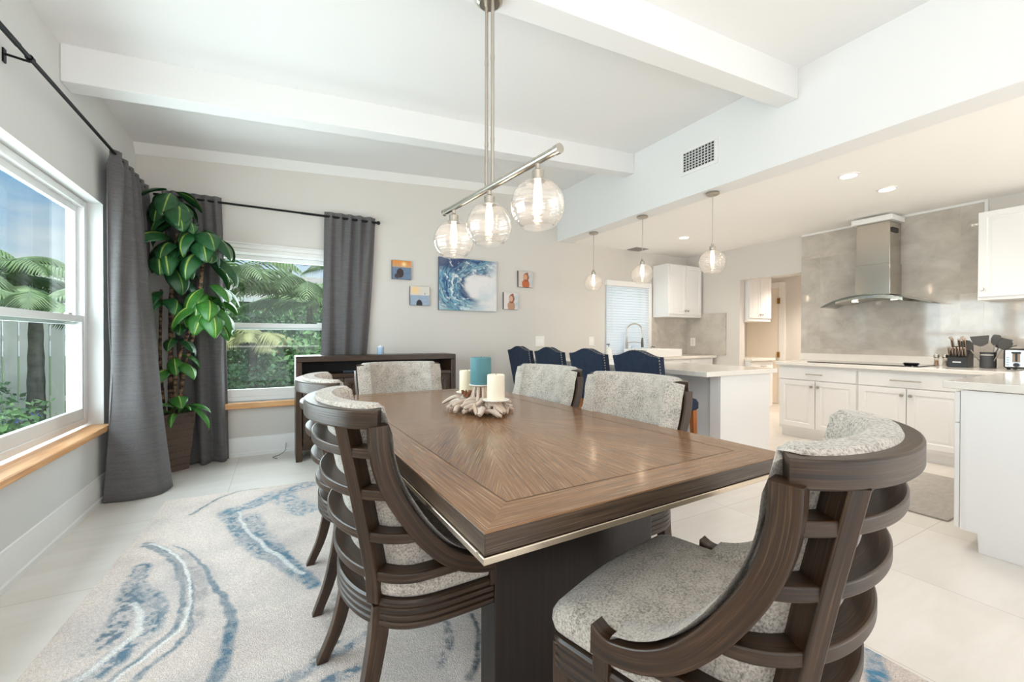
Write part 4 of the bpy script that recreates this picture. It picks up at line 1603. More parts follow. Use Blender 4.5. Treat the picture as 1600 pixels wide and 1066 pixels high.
# stiles
for sgn in (-1, 1):
    rings = []
    for z in np.linspace(0.43, Z_TOP - 0.049, 14):
        h = full_curve(z, 0.02)
        a, y0, b = ha(z), yb(z), 0.183
        th = math.radians(47)
        p = Vector((sgn * a * math.sin(th), y0 + b - b * math.cos(th), 0))
        nn = Vector((sgn * math.sin(th) * 0.86, -math.cos(th), 0)).normalized()
        tt = Vector((-nn.y, nn.x, 0))
        w, o0, o1 = 0.019, 0.052, 0.012
        rings.append([tuple(p + nn * o1 + tt * w + Vector((0, 0, z))), tuple(p + nn * o1 - tt * w + Vector((0, 0, z))), tuple(p - nn * o0 - tt * w + Vector((0, 0, z))), tuple(p - nn * o0 + tt * w + Vector((0, 0, z)))])
    MB().loft(rings).build('back_stile', M_dk, chair, bevel=0.004)
# sweeping arms with front posts
for sgn in (-1, 1):
    rings = []
    for i, p in enumerate(ARMS):
        d = (ARMS[min(i + 1, 39)] - ARMS[max(i - 1, 0)]).normalized()
        nrm = Vector((d.y, -d.x, 0))          # in (y,z) plane, towards back / underside
        z = p.y
        xo = ha(z) + 0.010 + 0.004 * (1 - min(1, max(0, (z - 0.52) / 0.3))) ** 2
        w = 0.045
        inn = p - nrm * (0.022 + 0.016 * max(0, (i - 33) / 6) ** 1.5)
        out = p + nrm * 0.028
        rings.append([(sgn * (xo - w), inn.x, inn.y), (sgn * xo, inn.x, inn.y), (sgn * xo, out.x, out.y), (sgn * (xo - w), out.x, out.y)])
    MB().loft(rings).build('arm', M_dk, chair, bevel=0.004)
    x0, x1 = sorted((sgn * 0.2695, sgn * 0.3125))
    MB().box(x0, 0.178, 0.42, x1, 0.220, 0.475, (0, 0, 1)).build('arm_post', M_dk, chair, bevel=0.004)


# seat rail: closed fluted band
def seat_outline(off=0.0, n=64, front=0.358, hwf=0.303):
    pts = []
    h = half_curve(0.40, 0.0, 0, 26)
    side = [(p.x, p.y) for p, _ in h]
    xs, ys = side[-1]
    for q in np.linspace(0, 1, 16)[1:]:
        side.append((xs + (hwf - xs) * q, ys + (front - 0.045 - ys) * q))
    for a in np.linspace(0, PI / 2, 7)[1:]:
        side.append((hwf - 0.045 + 0.045 * math.cos(a), front - 0.045 + 0.045 * math.sin(a)))
    for q in np.linspace(0, 1, 8)[1:-1]:
        side.append(((hwf - 0.045) * (1 - q), front + 0.018 * math.sin(q * PI / 2)))
    side.append((0, front + 0.018))
    full = side + [(-x, y) for x, y in side[-2:0:-1]]
    for _ in range(10):
        m = len(full)
        full = [((full[i - 1][0] + 2 * full[i][0] + full[(i + 1) % m][0]) / 4, (full[i - 1][1] + 2 * full[i][1] + full[(i + 1) % m][1]) / 4)
                if full[i][1] < 0.25 else full[i] for i in range(m)]
    out = []
    m = len(full)
    for i in range(m):
        a, b = Vector((*full[i - 1], 0)), Vector((*full[(i + 1) % m], 0))
        d = (b - a).normalized()
        nn = Vector((d.y, -d.x, 0))
        out.append((Vector((*full[i], 0)) + nn * off, nn))
    return out


prof = [(-0.045, 0.335), (0.000, 0.335), (0.004, 0.341), (0.004, 0.352), (-0.001, 0.356), (0.004, 0.360), (0.004, 0.371), (-0.001, 0.375), (0.004, 0.379), (0.004, 0.391), (-0.001, 0.395), (0.004, 0.399), (0.004, 0.410), (-0.001, 0.416), (-0.045, 0.416)]
rings = []
for p, nn in seat_outline():
    rings.append([(p.x + nn.x * o, p.y + nn.y * o, z) for o, z in [(a_, b_ + 0.024) for a_, b_ in prof]])
mb = MB().loft(rings, caps=False, loop=True)
mb.build('seat_rail', M_dkseat, chair, ang=30)
# seat cushion
rings = []
for sc, z in ((0.80, 0.42), (0.955, 0.441), (0.985, 0.450), (1.0, 0.468), (0.995, 0.484), (0.97, 0.499), (0.90, 0.510), (0.75, 0.518), (0.5, 0.524), (0.22, 0.526)):
    r = []
    for p, nn in seat_outline(-0.002, front=0.372, hwf=0.305):
        q = Vector((p.x, (p.y - 0.07) if p.y > -0.1 else p.y - 0.07, 0)) * sc
        r.append((q.x, max(q.y + 0.07, -0.15), z + (0.0 if sc > 0.97 else 0.0)))
    rings.append(r)
rings.append([(0, 0.07, 0.5265)] * len(rings[0]))
mb = MB().loft(rings)
mb.build('seat_cushion', M_fab, chair, ang=80)
# upholstered inner back
arm_edge = []
for i, p in enumerate(ARMS):
    d = (ARMS[min(i + 1, 39)] - ARMS[max(i - 1, 0)]).normalized()
    nrm = Vector((d.y, -d.x, 0))
    q = p - nrm * 0.033
    if q.x < 0.172 and 1 < i and i % 2 == 0:
        arm_edge.append((q.x, q.y))
edge_path = [(0.180, 0.445), (0.180, 0.475), (0.180, 0.505)] + arm_edge[::-1]
edge_path += [(-0.130, 0.945), (-0.142, Z_TOP - 0.003), (-0.162, Z_TOP + 0.002), (-0.170, Z_TOP + 0.010)]
edge_path = [(p.x, p.y) for p in smooth_path(edge_path, 30)[:-3]] + edge_path[-3:]
rows_o, rows_i = [], []
NP = 19
NW_ = len(edge_path)
for r, (ye, ze) in enumerate(edge_path):
    w = r / (NW_ - 1)
    top = max(0, (r - (NW_ - 4)) / 3)
    zmid = 0.445 + (Z_TOP + 0.011 - 0.445) * w
    ro, ri = [], []
    for j in range(2 * NP - 1):
        sv = (j - (NP - 1)) / (NP - 1)
        k = abs(j - (NP - 1))
        z = ze + (zmid - ze) * (1 - abs(sv) ** 1.5)
        p, nn = half_curve(min(z, Z_TOP), ye, 0, NP)[k]
        p, nn = Vector(p), Vector(nn)
        if sv < 0:
            p.x, nn.x = -p.x, -nn.x
        o0, o1 = 0.046, 0.092
        if r >= NW_ - 3:
            o0, o1 = (0.047, 0.094) if r == NW_ - 3 else ((0.020, 0.090) if r == NW_ - 2 else (0.030, 0.078))
        sh = 0.012 if k == NP - 1 else 0.0
        oe = -0.002 if (k == NP - 1 and 3 <= r < NW_ - 3) else o0 + sh
        ro.append(tuple(p - nn * oe + Vector((0, 0, z))))
        ri.append(tuple(p - nn * (o1 - sh) + Vector((0, 0, z))))
    rows_o.append(ro)
    rows_i.append(ri[::-1])
mb = MB().loft([a + b for a, b in zip(rows_o, rows_i)])
pad = mb.build('back_pad', M_fab, chair, ang=60)
# legs
for sgn in (-1, 1):
    MB().bar((sgn * 0.275, 0.325, 0.42), (sgn * 0.279, 0.329, 0.0), 0.048, 0.048, up=(0, 1, 0), w2=0.036, h2=0.036).build('leg', M_dk, chair, bevel=0.003)
    path = smooth_path([(sgn * 0.205, -0.125, 0.42), (sgn * 0.206, -0.138, 0.30), (sgn * 0.213, -0.175, 0.13), (sgn * 0.226, -0.228, 0.0)], 12)
    rings = []
    for i, p in enumerate(path):
        s = 0.027 - 0.009 * i / 11
        rings.append([(p.x - s, p.y - s, p.z), (p.x + s, p.y - s, p.z), (p.x + s, p.y + s, p.z), (p.x - s, p.y + s, p.z)])
    MB().loft(rings).build('leg', M_dk, chair, bevel=0.003)

GC = 'upholstered chairs around the dining table'
chair['group'] = GC
chair['label'] = 'slat-backed dining chair turned out at the near table end, seat in full view'
chair.location = (0.974, 0.607, ZR)
chair.rotation_euler = (0, 0, math.radians(14.6))
dup(chair, (0.371, 1.454, ZR), math.radians(-87.5), 'slat-backed dining chair on the window side, closest to the near table corner', GC)
dup(chair, (0.365, 2.19, ZR), -R90, 'slat-backed dining chair on the window side, in front of the dark sideboard', GC)
dup(chair, (0.80, 3.01, ZR), PI + math.radians(4), 'pale upholstered dining chair at the far table end, before the sideboard shelf', GC)
dup(chair, (1.39, 2.31, ZR), R90 + math.radians(5), 'pale upholstered dining chair on the kitchen side, closer to the candles', GC)
dup(chair, (1.39, 1.545, ZR), R90 + math.radians(2.6), 'pale upholstered dining chair on the kitchen side, closer to the near table end', GC)


# ---- navy bar stools
st = thing('bar_stool', '', 'bar stool', (0, 0, 0))
# front +y; back at y = -0.22
def back_fn(s, q):
    x = (s - 0.5) * 2
    w = 0.25 - 0.02 * (1 - q)
    top = 1.045 + 0.05 * (0.5 + 0.5 * math.cos(PI * min(1, abs(x) * 1.12)))
    z = 0.60 + (top - 0.60) * q
    return x * w, z


def stool_slab(y_off):
    rows = []
    for j in range(9):
        q = j / 8
        rows.append([(back_fn(i / 16, q)[0], -0.17 - 0.085 * q + y_off, back_fn(i / 16, q)[1]) for i in range(17)])
    return rows


fr_, bk_ = stool_slab(0.038), stool_slab(-0.038)
mb = MB()
mb.loft([a + b[::-1] for a, b in zip(bk_, fr_)])
mb.build('backrest', M_navy, st, bevel=0.008)
mb = MB()
for sgn in (-1, 1):
    for k in range(19):
        q = 0.04 + k / 19
        x, z = back_fn(0.5 + sgn * 0.5, q)
        c = Vector((x + sgn * 0.0005, -0.17 - 0.085 * q - 0.02, z))
        mb.tube([c, c + Vector((sgn * 0.005, 0, 0))], [0.0075, 0.004], 8)
for k in range(17):
    s = 0.03 + 0.94 * k / 16
    x, z = back_fn(s, 1)
    c = Vector((x, -0.17 - 0.085 - 0.022, z + 0.0005))
    mb.tube([c, c + Vector((0, 0, 0.005))], [0.0075, 0.004], 8)
mb.build('nailhead_trim', mat('nailhead_pewter', '9a948c', 0.3, 1.0), st)
rings = []
for ins, z in ((0.012, 0.60), (0.0, 0.612), (0.0, 0.66), (0.012, 0.685), (0.05, 0.70), (0.12, 0.706)):
    w = 0.245 - ins
    y0, y1 = -0.20 + ins, 0.235 - ins
    rr = 0.06
    r = []
    for (cx, cy, a0) in ((w - rr, y1 - rr, 0), (-w + rr, y1 - rr, 90), (-w + rr, y0 + rr, 180), (w - rr, y0 + rr, 270)):
        for k in range(6):
            a = math.radians(a0 + k * 18)
            r.append((cx + rr * math.cos(a), cy + rr * math.sin(a), z))
    rings.append(r)
MB().loft(rings).build('seat', M_navy, st, ang=50)
for sx_ in (-1, 1):
    for y, dy in ((0.195, 0.02), (-0.17, -0.05)):
        MB().bar((sx_ * 0.19, y, 0.602), (sx_ * 0.205, y + dy, 0.0), 0.046, 0.046, up=(0, 1, 0), w2=0.032, h2=0.032).build('leg', M_stop, st, bevel=0.003)
MB().box(-0.185, 0.198, 0.20, 0.185, 0.222, 0.235).build('footrest', M_stop, st, bevel=0.003)
GS = 'navy stools along the kitchen bar'
st['group'] = GS
st.location = (2.83, 2.54, 0)
st.rotation_euler = (0, 0, -R90)
st['label'] = 'navy nailhead stool nearest the open bar corner, under the white sink'
dup(st, (2.83, 3.17, 0), -R90, 'navy nailhead stool second from the open bar corner, beside the slim white bottle', GS)
dup(st, (2.83, 3.83, 0), -R90, 'navy nailhead stool second from the wall, under the double light switch', GS)
dup(st, (2.83, 4.47, 0), -R90, 'navy nailhead stool at the wall end of the bar', GS)

# ---- linear chandelier
PCX, PCY = 0.899, 1.86
prot = math.radians(5.7)
lamp = thing('linear_chandelier', 'brushed nickel bar chandelier with three glass globes over the dining table', 'chandelier', (PCX, PCY, 1.926), prot)
zc_ = slope(PCX) - 0.232 - 1.926
rings = []
mb = MB()
n_ = 40
for (rx, ry, dz) in ((0.058, 0.058, 0.002), (0.063, 0.063, -0.006), (0.063, 0.063, -0.026), (0.050, 0.050, -0.036)):
    rings.append([(rx * math.cos(2 * PI * k / n_), ry * math.sin(2 * PI * k / n_), zc_ + dz + (0.071 * rx * math.cos(2 * PI * k / n_)) * 1.0) for k in range(n_)])
mb.loft(rings)
mb.build('canopy', M_nickel, lamp)
for dy in (-0.028, 0.028):
    mb = MB().tube([(0, dy, 0.0), (0, dy, zc_ - 0.02)], 0.0085, 12)
    for zz in (0.22, 0.62):
        mb.tube([(0, dy, zz - 0.012), (0, dy, zz + 0.012)], 0.0098, 12)
    mb.build('rod', M_nickel, lamp)
mb = MB().tube([(0, -0.515, 0), (0, 0.5, 0)], 0.0165, 20)
for s_ in (-1, 1):
    mb.tube([(0, s_ * 0.482 - 0.008 * (1 - s_), 0), (0, s_ * 0.506 - 0.008 * (1 - s_), 0)], 0.0195, 20)
mb.build('bar', M_nickel, lamp)
for dy in (-0.383, 0.0, 0.383):
    globe_set(lamp, (0, dy, -0.015), 0.111, 4)

# ---- driftwood candle holder + candles
ctr = Vector((0.935, 2.035, TZ + 0.001))
hold = thing('candle_holder', 'whitewashed driftwood candle holder with three round plates on the table', 'candle holder', ctr, math.radians(96))
M_drift = wood('bleached_driftwood', 'b8a18d', 'dfd1c4', 'f2ebe3', 0.8, 6, 40, 0.6)
mb = MB()
r_ = random.Random(4)
for k in range(74):
    a = r_.uniform(0, 2 * PI)
    rad = r_.uniform(0.3, 1.0)
    L0 = r_.uniform(0.06, 0.12)
    px_, py_ = 0.225 * rad * math.cos(a), 0.135 * rad * math.sin(a)
    z = r_.uniform(0.016, 0.05) + (1 - rad) * 0.02
    da = a + r_.uniform(-0.9, 0.9)
    R_ = r_.uniform(0.0095, 0.0155)
    p0 = Vector((px_ - math.cos(da) * L0 * .6, py_ - math.sin(da) * L0 * .6, z + r_.uniform(-0.005, 0.016)))
    p1 = Vector((px_ + r_.uniform(-.012, .012), py_ + r_.uniform(-.012, .012), z + r_.uniform(-0.003, 0.015)))
    p2 = Vector((px_ + math.cos(da) * L0 * .6, py_ + math.sin(da) * L0 * .6, max(R_ + 0.001, z - r_.uniform(0.0, 0.03))))
    for p in (p0, p1, p2):
        p.z = max(p.z, R_ + 0.001)
    pts = smooth_path([p0, p1, p2], 7)
    mb.tube(pts, [R_ * .6, R_ * .95, R_, R_ * 1.05, R_, R_ * .95, R_ * .65], 7)
for k in range(13):     # uprights carrying the middle plate
    a = 2 * PI * k / 13 + r_.uniform(-.2, .2)
    R_ = r_.uniform(0.007, 0.011)
    pts = smooth_path([(0.10 * math.cos(a), 0.075 * math.sin(a), 0.02), (0.06 * math.cos(a + .2), 0.05 * math.sin(a + .2), 0.06), (0.036 * math.cos(a + .3), 0.036 * math.sin(a + .3), 0.134)], 7)
    mb.tube(pts, [R_, R_ * 1.1, R_, R_ * .9, R_ * .9, R_ * .8, R_ * .7], 7)
for sx_, ph in ((-0.148, 0.068), (0.148, 0.076)):
    for k in range(6):
        a = 2 * PI * k / 6 + 0.3
        R_ = 0.009
        mb.tube([(sx_ + 0.05 * math.cos(a), 0.05 * math.sin(a), 0.012), (sx_ + 0.02 * math.cos(a), 0.02 * math.sin(a), ph)], [R_, R_ * .8], 7)
mb.build('driftwood', M_drift, hold)
mb = MB()
for (cx, cy, cz) in ((0.075, 0.045, 0.09), (-0.07, -0.04, 0.07), (0.085, -0.03, 0.062)):
    for k in range(9):
        a = k * 0.7
        mb.tube([(cx, cy, cz - 0.012), (cx + 0.022 * math.cos(a), cy + 0.022 * math.sin(a), cz + 0.012 * math.sin(k * 1.3)), (cx + 0.027 * math.cos(a + .3), cy + 0.027 * math.sin(a + .3), cz + 0.018)], [0.002, 0.009, 0.002], 6)
mb.build('dried_flower', mat('dried_brown_flower', '8a5a3c', 0.8), hold)
M_plt = mat('white_candle_plate', 'ece8e2', 0.5)
CPOS = [(-0.148, 0.077, 0.066, 'ivory pillar candle on the low plate nearest the table middle', 'f3ead6', 0.044, 0.125),
        (0.0, 0.140, 0.062, 'teal pillar candle standing highest on the driftwood holder', '4f8189', 0.055, 0.142),
        (0.148, 0.086, 0.060, 'ivory pillar candle partly hidden behind the teal one', 'f3e7cd', 0.044, 0.118)]
for sx_, zz, pr, lab, hx, cr_, ch_ in CPOS:
    MB().lathe([(0, -0.008), (pr * .5, -0.008), (pr, -0.001), (pr + 0.002, 0.003), (pr, 0.0045), (0, 0.001)], c=(sx_, 0, zz + 0.002), n=36).build('candle_plate', M_plt, hold)
    w_ = Matrix.Rotation(math.radians(96), 3, 'Z') @ Vector((sx_, 0, 0)) + ctr
    c = thing('pillar_candle', lab, 'candle', (w_.x, w_.y, ctr.z + zz + 0.0062), group='pillar candles on the driftwood holder')
    m_ = mat('wax_' + hx, hx, 0.5)
    m_.node_tree.nodes['Principled BSDF'].inputs['Subsurface Weight'].default_value = 0.25
    m_.node_tree.nodes['Principled BSDF'].inputs['Subsurface Radius'].default_value = (0.02, 0.012, 0.008)
    MB().lathe([(0, 0), (cr_, 0), (cr_ + 0.0005, 0.004), (cr_, ch_ - 0.004), (cr_ - 0.004, ch_), (cr_ * .6, ch_ - 0.003), (0, ch_ - 0.005)], n=36).build('wax', m_, c)
    MB().tube([(0, 0, ch_ - 0.005), (0.001, 0, ch_ + 0.004)], 0.0014, 6).build('wick', mat('wick', '3a342c', 0.9), c)

# ---- sideboard
sb = thing('sideboard', 'tall dark oak sideboard with open shelf below the wall pictures', 'sideboard', (0.945, 4.69, 0))
SWD = 0.81
yf, ybk = -0.19, 0.20
mb = MB()
mb.box(-SWD, yf, 0.957, SWD, ybk, 1.012)
mb.build('top_panel', M_dk, sb, bevel=0.004)
for sgn in (-1, 1):
    x0, x1 = sorted((sgn * SWD, sgn * (SWD - 0.055)))
    MB().box(x0, yf, 0.0, x1, ybk, 0.956, (0, 0, 1)).build('side_post', M_dk, sb, bevel=0.004)
MB().box(-SWD + 0.056, yf + 0.01, 0.792, SWD - 0.056, ybk, 0.832).build('shelf', M_dk, sb, bevel=0.003)
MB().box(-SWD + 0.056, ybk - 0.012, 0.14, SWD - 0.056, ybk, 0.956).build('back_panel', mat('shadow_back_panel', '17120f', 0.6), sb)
MB().box(-SWD + 0.056, yf + 0.03, 0.10, SWD - 0.056, ybk - 0.013, 0.14).build('bottom_panel', M_dk, sb)
for k in range(4):
    w_ = (2 * SWD - 0.116) / 4
    x0 = -SWD + 0.058 + k * w_
    d_ = MB().panel(x0 + 0.003, 0.142, x0 + w_ - 0.003, 0.788, yf + 0.012, 0.02, 0.06).build('door', M_dk, sb)
    kx = x0 + w_ - 0.03 if k % 2 == 0 else x0 + 0.03
    knob(MB(), kx, yf + 0.012, 0.62).build('knob', mat('bronze_knob', '5b4c3c', 0.35, 1.0), d_)
bx_ = MB().box(-0.05, -0.05, 0, 0.05, 0.05, 0.028).build('media_box', mat('dark_device', '2f3740', 0.3), origin=(0, 0, 0), bevel=0.004)
bx_.location = (0.62, 4.62, 0.8335)
tag(bx_, 'small dark electronic box lying on the sideboard open shelf', 'electronic device')
jar = thing('candle_jar', 'small pale blue candle jar on top of the sideboard beside the curtain', 'candle jar', (0.962, 4.70, 1.0135))
MB().lathe([(0, 0), (0.034, 0), (0.036, 0.004), (0.036, 0.078), (0.033, 0.078), (0.033, 0.006), (0, 0.006)], n=28).build('jar', mat('pale_blue_glaze', 'a9c0d8', 0.25), jar)
MB().lathe([(0, 0.0785), (0.037, 0.0785), (0.037, 0.088), (0.012, 0.09), (0.01, 0.10), (0, 0.10)], n=28).build('lid', mat('white_lid', 'dfe5ea', 0.35), jar)
cd = MB().tube(smooth_path([(0.06, 4.96, 0.10), (0.05, 4.93, 0.03), (0.0, 4.87, 0.006), (-0.06, 4.80, 0.005), (-0.02, 4.72, 0.005)], 20), 0.0035, 6).build('power_cord', mat('grey_cord', '8e8b88', 0.5), origin=(0, 4.85, 0.005))
tag(cd, 'thin grey cord trailing on the floor tiles next to the sideboard', 'cord')


# ---- curtains, rods
def resample(P, n):
    P = [Vector((*p, 0)) for p in P]
    L_ = [0]
    for a, b in zip(P, P[1:]):
        L_.append(L_[-1] + (b - a).length)
    out = []
    for k in range(n):
        s = L_[-1] * k / (n - 1)
        i = max(0, min(len(P) - 2, int(np.searchsorted(L_, s)) - 1))
        f = (s - L_[i]) / max(1e-9, L_[i + 1] - L_[i])
        out.append(P[i].lerp(P[i + 1], f))
    return out


def curtain(name, label, top, bot, z0, z1, n_top, n_bot, a_top, a_bot, seed, ease=1.2, hem=0.0, mid=None):
    NS, NZ = 150, 46
    r = random.Random(seed)
    ph = [r.uniform(0, 6.28) for _ in range(6)]
    T_ = resample([tuple(p) for p in smooth_path(top, 40)] and [(p.x, p.y) for p in smooth_path(top, 40)], NS)
    B_ = resample([(p.x, p.y) for p in smooth_path(bot, 60)], NS)
    M_ = resample([(p.x, p.y) for p in smooth_path(mid, 60)], NS) if mid else None

    def pos(s, q):
        # q: 0 at the hem, 1 at the rod
        i = s * (NS - 1)
        i0 = min(int(i), NS - 2)
        f = i - i0
        t_, b_ = T_[i0].lerp(T_[i0 + 1], f), B_[i0].lerp(B_[i0 + 1], f)
        e = q ** ease
        if M_:
            m_ = M_[i0].lerp(M_[i0 + 1], f)
            return b_ * (1 - e) ** 2 + m_ * 2 * e * (1 - e) + t_ * e * e
        return b_.lerp(t_, e)

    def fn(s, q):
        c = pos(s, q)
        d = (pos(min(1, s + 0.02), q) - pos(max(0, s - 0.02), q)).normalized()
        nn = Vector((d.y, -d.x, 0))
        wt = q ** 1.5
        amp = a_top * wt * (0.8 + 0.3 * math.sin(5 * s + ph[0])) * math.sin(2 * PI * n_top * s + ph[1] + 0.9 * math.sin(4 * s + ph[2]))
        amp += a_bot * (1 - wt) * math.sin(2 * PI * n_bot * s + ph[3] + 0.7 * math.sin(3 * q + ph[4]))
        amp += 0.006 * math.sin(9 * q + 14 * s + ph[5]) * (1 - q)
        z = z0 + (z1 - z0) * q + hem * math.sin(11 * s + ph[2]) * (1 - q) ** 8
        if q > 0.975:
            amp *= 0.6
        return tuple(c + nn * amp + Vector((0, 0, z)))
    mb = MB().grid(fn, NS, NZ)
    o0 = (sum(p[0] for p in bot) / len(bot), sum(p[1] for p in bot) / len(bot), z0)
    o = mb.build(name, M_curt, origin=o0, solid=0.004, ang=180)
    tag(o, label, 'curtain')
    return o


curtain('curtain', 'wide charcoal curtain at the end of the side window, hem spread on the floor',
        [(-1.045, 4.05), (-1.045, 4.5), (-1.045, 4.95)],
        [(-1.075, 4.08), (-1.11, 4.03), (-0.93, 4.035), (-0.765, 4.075), (-0.785, 4.33), (-0.83, 4.5), (-0.98, 4.62)],
        0.006, 2.56, 6, 3, 0.034, 0.018, 3, ease=0.9, hem=0.004, mid=[(-1.09, 4.06), (-0.99, 4.06), (-0.86, 4.2), (-0.90, 4.42), (-1.0, 4.6)])
curtain('curtain', 'charcoal curtain behind the potted plant, puddling on the tiles',
        [(-0.94, 4.925), (-0.7, 4.925), (-0.49, 4.925)],
        [(-0.80, 4.945), (-0.70, 4.88), (-0.60, 4.86), (-0.52, 4.88), (-0.42, 4.92)],
        0.006, 2.545, 6, 3, 0.030, 0.045, 8, hem=0.003)
curtain('curtain', 'charcoal curtain bunched behind the sideboard, beside the blue jar',
        [(0.425, 4.925), (0.7, 4.925), (0.955, 4.925)],
        [(0.37, 4.925), (0.55, 4.92), (0.68, 4.925), (0.82, 4.935)],
        0.80, 2.545, 5, 3, 0.032, 0.032, 5, ease=0.55)

t = thing('curtain_rod', 'black curtain rod over the big side window, carried on a bracket', 'curtain rod', (-1.05, 3.0, 2.535))
MB().tube([(0, -1.9, 0), (0, -0.2, 0)], 0.0125, 14).tube([(0, -0.21, 0), (0, 1.99, 0)], 0.0105, 14).build('pole', M_black, t)
for y in (-0.09, -1.6, 1.95):
    mb = MB().tube([(-0.088, y, -0.004), (-0.03, y, -0.012), (0.0, y, -0.016)], 0.006, 8)
    mb.box(-0.0895, y - 0.012, -0.045, -0.083, y + 0.012, 0.02)
    mb.tube([(0.0, y - 0.012, 0.0), (0.0, y + 0.012, 0.0)], 0.0155, 14)
    mb.build('bracket', M_black, t)
t = thing('curtain_rod', 'black curtain rod with ball end over the garden window', 'curtain rod', (0.0, 4.925, 2.495))
MB().tube([(-1.0, 0, 0), (0.2, 0, 0)], 0.0105, 14).tube([(0.2, 0, 0), (0.97, 0, 0)], 0.0125, 14).build('pole', M_black, t)
MB().lathe([(0, -0.022), (0.014, -0.018), (0.022, 0), (0.014, 0.018), (0, 0.022)], c=(0.985, 0, 0), n=18).build('finial', M_black, t)
for x in (-0.95, 0.94):
    MB().tube([(x, 0.072, 0), (x, 0.0, -0.012)], 0.006, 8).box(x - 0.012, 0.068, -0.03, x + 0.012, 0.0745, 0.03).build('bracket', M_black, t)

# ---- potted artificial plant
pl = thing('potted_plant', 'tall leafy green plant in a square brown woven-texture pot in the corner', 'potted plant', (-0.845, 4.80, 0), math.radians(35))


def croc(name):
    m, t_, b, o = nodes_of(name)
    n, l = t_.nodes, t_.links
    co = n.new('ShaderNodeTexCoord')
    mp = n.new('ShaderNodeMapping')
    mp.inputs['Scale'].default_value = (42, 42, 30)
    l.new(co.outputs['Object'], mp.inputs[0])
    v = n.new('ShaderNodeTexVoronoi')
    v.feature = 'DISTANCE_TO_EDGE'
    v.inputs['Randomness'].default_value = 0.35
    l.new(mp.outputs[0], v.inputs['Vector'])
    r = n.new('ShaderNodeValToRGB')
    r.color_ramp.elements[0].color = C('3a2c26')
    r.color_ramp.elements[1].position = 0.18
    r.color_ramp.elements[1].color = C('7d665a')
    l.new(v.outputs['Distance'], r.inputs[0])
    l.new(r.outputs[0], b.inputs['Base Color'])
    bp = n.new('ShaderNodeBump')
    bp.inputs['Strength'].default_value = 0.6
    bp.inputs['Distance'].default_value = 0.01
    l.new(v.outputs['Distance'], bp.inputs['Height'])
    l.new(bp.outputs[0], b.inputs['Normal'])
    b.inputs['Roughness'].default_value = 0.32
    return m


mb = MB()
a, b_ = 0.088, 0.128
mb.loft([[(-a, -a, 0), (a, -a, 0), (a, a, 0), (-a, a, 0)], [(-b_, -b_, 0.52), (b_, -b_, 0.52), (b_, b_, 0.52), (-b_, b_, 0.52)],
         [(-b_ + .012, -b_ + .012, 0.52), (b_ - .012, -b_ + .012, 0.52), (b_ - .012, b_ - .012, 0.52), (-b_ + .012, b_ - .012, 0.52)],
         [(-b_ + .016, -b_ + .016, 0.47), (b_ - .016, -b_ + .016, 0.47), (b_ - .016, b_ - .016, 0.47), (-b_ + .016, b_ - .016, 0.47)]])
mb.build('pot', croc('brown_crocodile_ceramic'), pl, bevel=0.004)
M_soil = mat('dark_moss', '3a2f22', 0.95, bump=0.8, bscale=50, var=0.4, vscale=40)
MB().box(-0.11, -0.11, 0.44, 0.11, 0.11, 0.475).build('soil', M_soil, pl)


def bark(name):
    m, t_, b, o = nodes_of(name)
    n, l = t_.nodes, t_.links
    co = n.new('ShaderNodeTexCoord')
    mp = n.new('ShaderNodeMapping')
    mp.inputs['Scale'].default_value = (14, 14, 34)
    l.new(co.outputs['Object'], mp.inputs[0])
    z = n.new('ShaderNodeTexNoise')
    z.inputs['Scale'].default_value = 1.3
    z.inputs['Detail'].default_value = 4
    l.new(mp.outputs[0], z.inputs['Vector'])
    r = n.new('ShaderNodeValToRGB')
    r.color_ramp.elements[0].position = 0.42
    r.color_ramp.elements[0].color = C('3b2a20')
    r.color_ramp.elements[1].position = 0.66
    r.color_ramp.elements[1].color = C('a58468')
    l.new(z.outputs['Fac'], r.inputs[0])
    l.new(r.outputs[0], b.inputs['Base Color'])
    b.inputs['Roughness'].default_value = 0.85
    return m


M_bark = bark('plant_bark')
Rinv = Matrix.Rotation(-math.radians(35), 3, 'Z')


def PL(x, y, z):
    v_ = Rinv @ Vector((x + 0.845, y - 4.80, 0))
    return Vector((v_.x, v_.y, z))


STEMS = [([(-0.86, 4.80, 0.45), (-0.855, 4.79, 1.0), (-0.845, 4.78, 1.6), (-0.80, 4.76, 2.12)], 0.021),
         ([(-0.80, 4.78, 0.45), (-0.76, 4.76, 0.85), (-0.66, 4.72, 1.35), (-0.60, 4.70, 1.95)], 0.017),
         ([(-0.83, 4.74, 0.45), (-0.80, 4.72, 0.9), (-0.72, 4.67, 1.2), (-0.60, 4.64, 1.43)], 0.015),
         ([(-0.90, 4.80, 0.45), (-0.93, 4.80, 1.0), (-0.92, 4.79, 1.62)], 0.014)]
for pts, R_ in STEMS:
    P = smooth_path([PL(*p) for p in pts], 40)
    MB().tube(P, [R_ * (1 - 0.25 * i / 39) * (1 + 0.10 * math.sin(i * 2.1)) for i in range(40)], 9).build('stem', M_bark, pl)


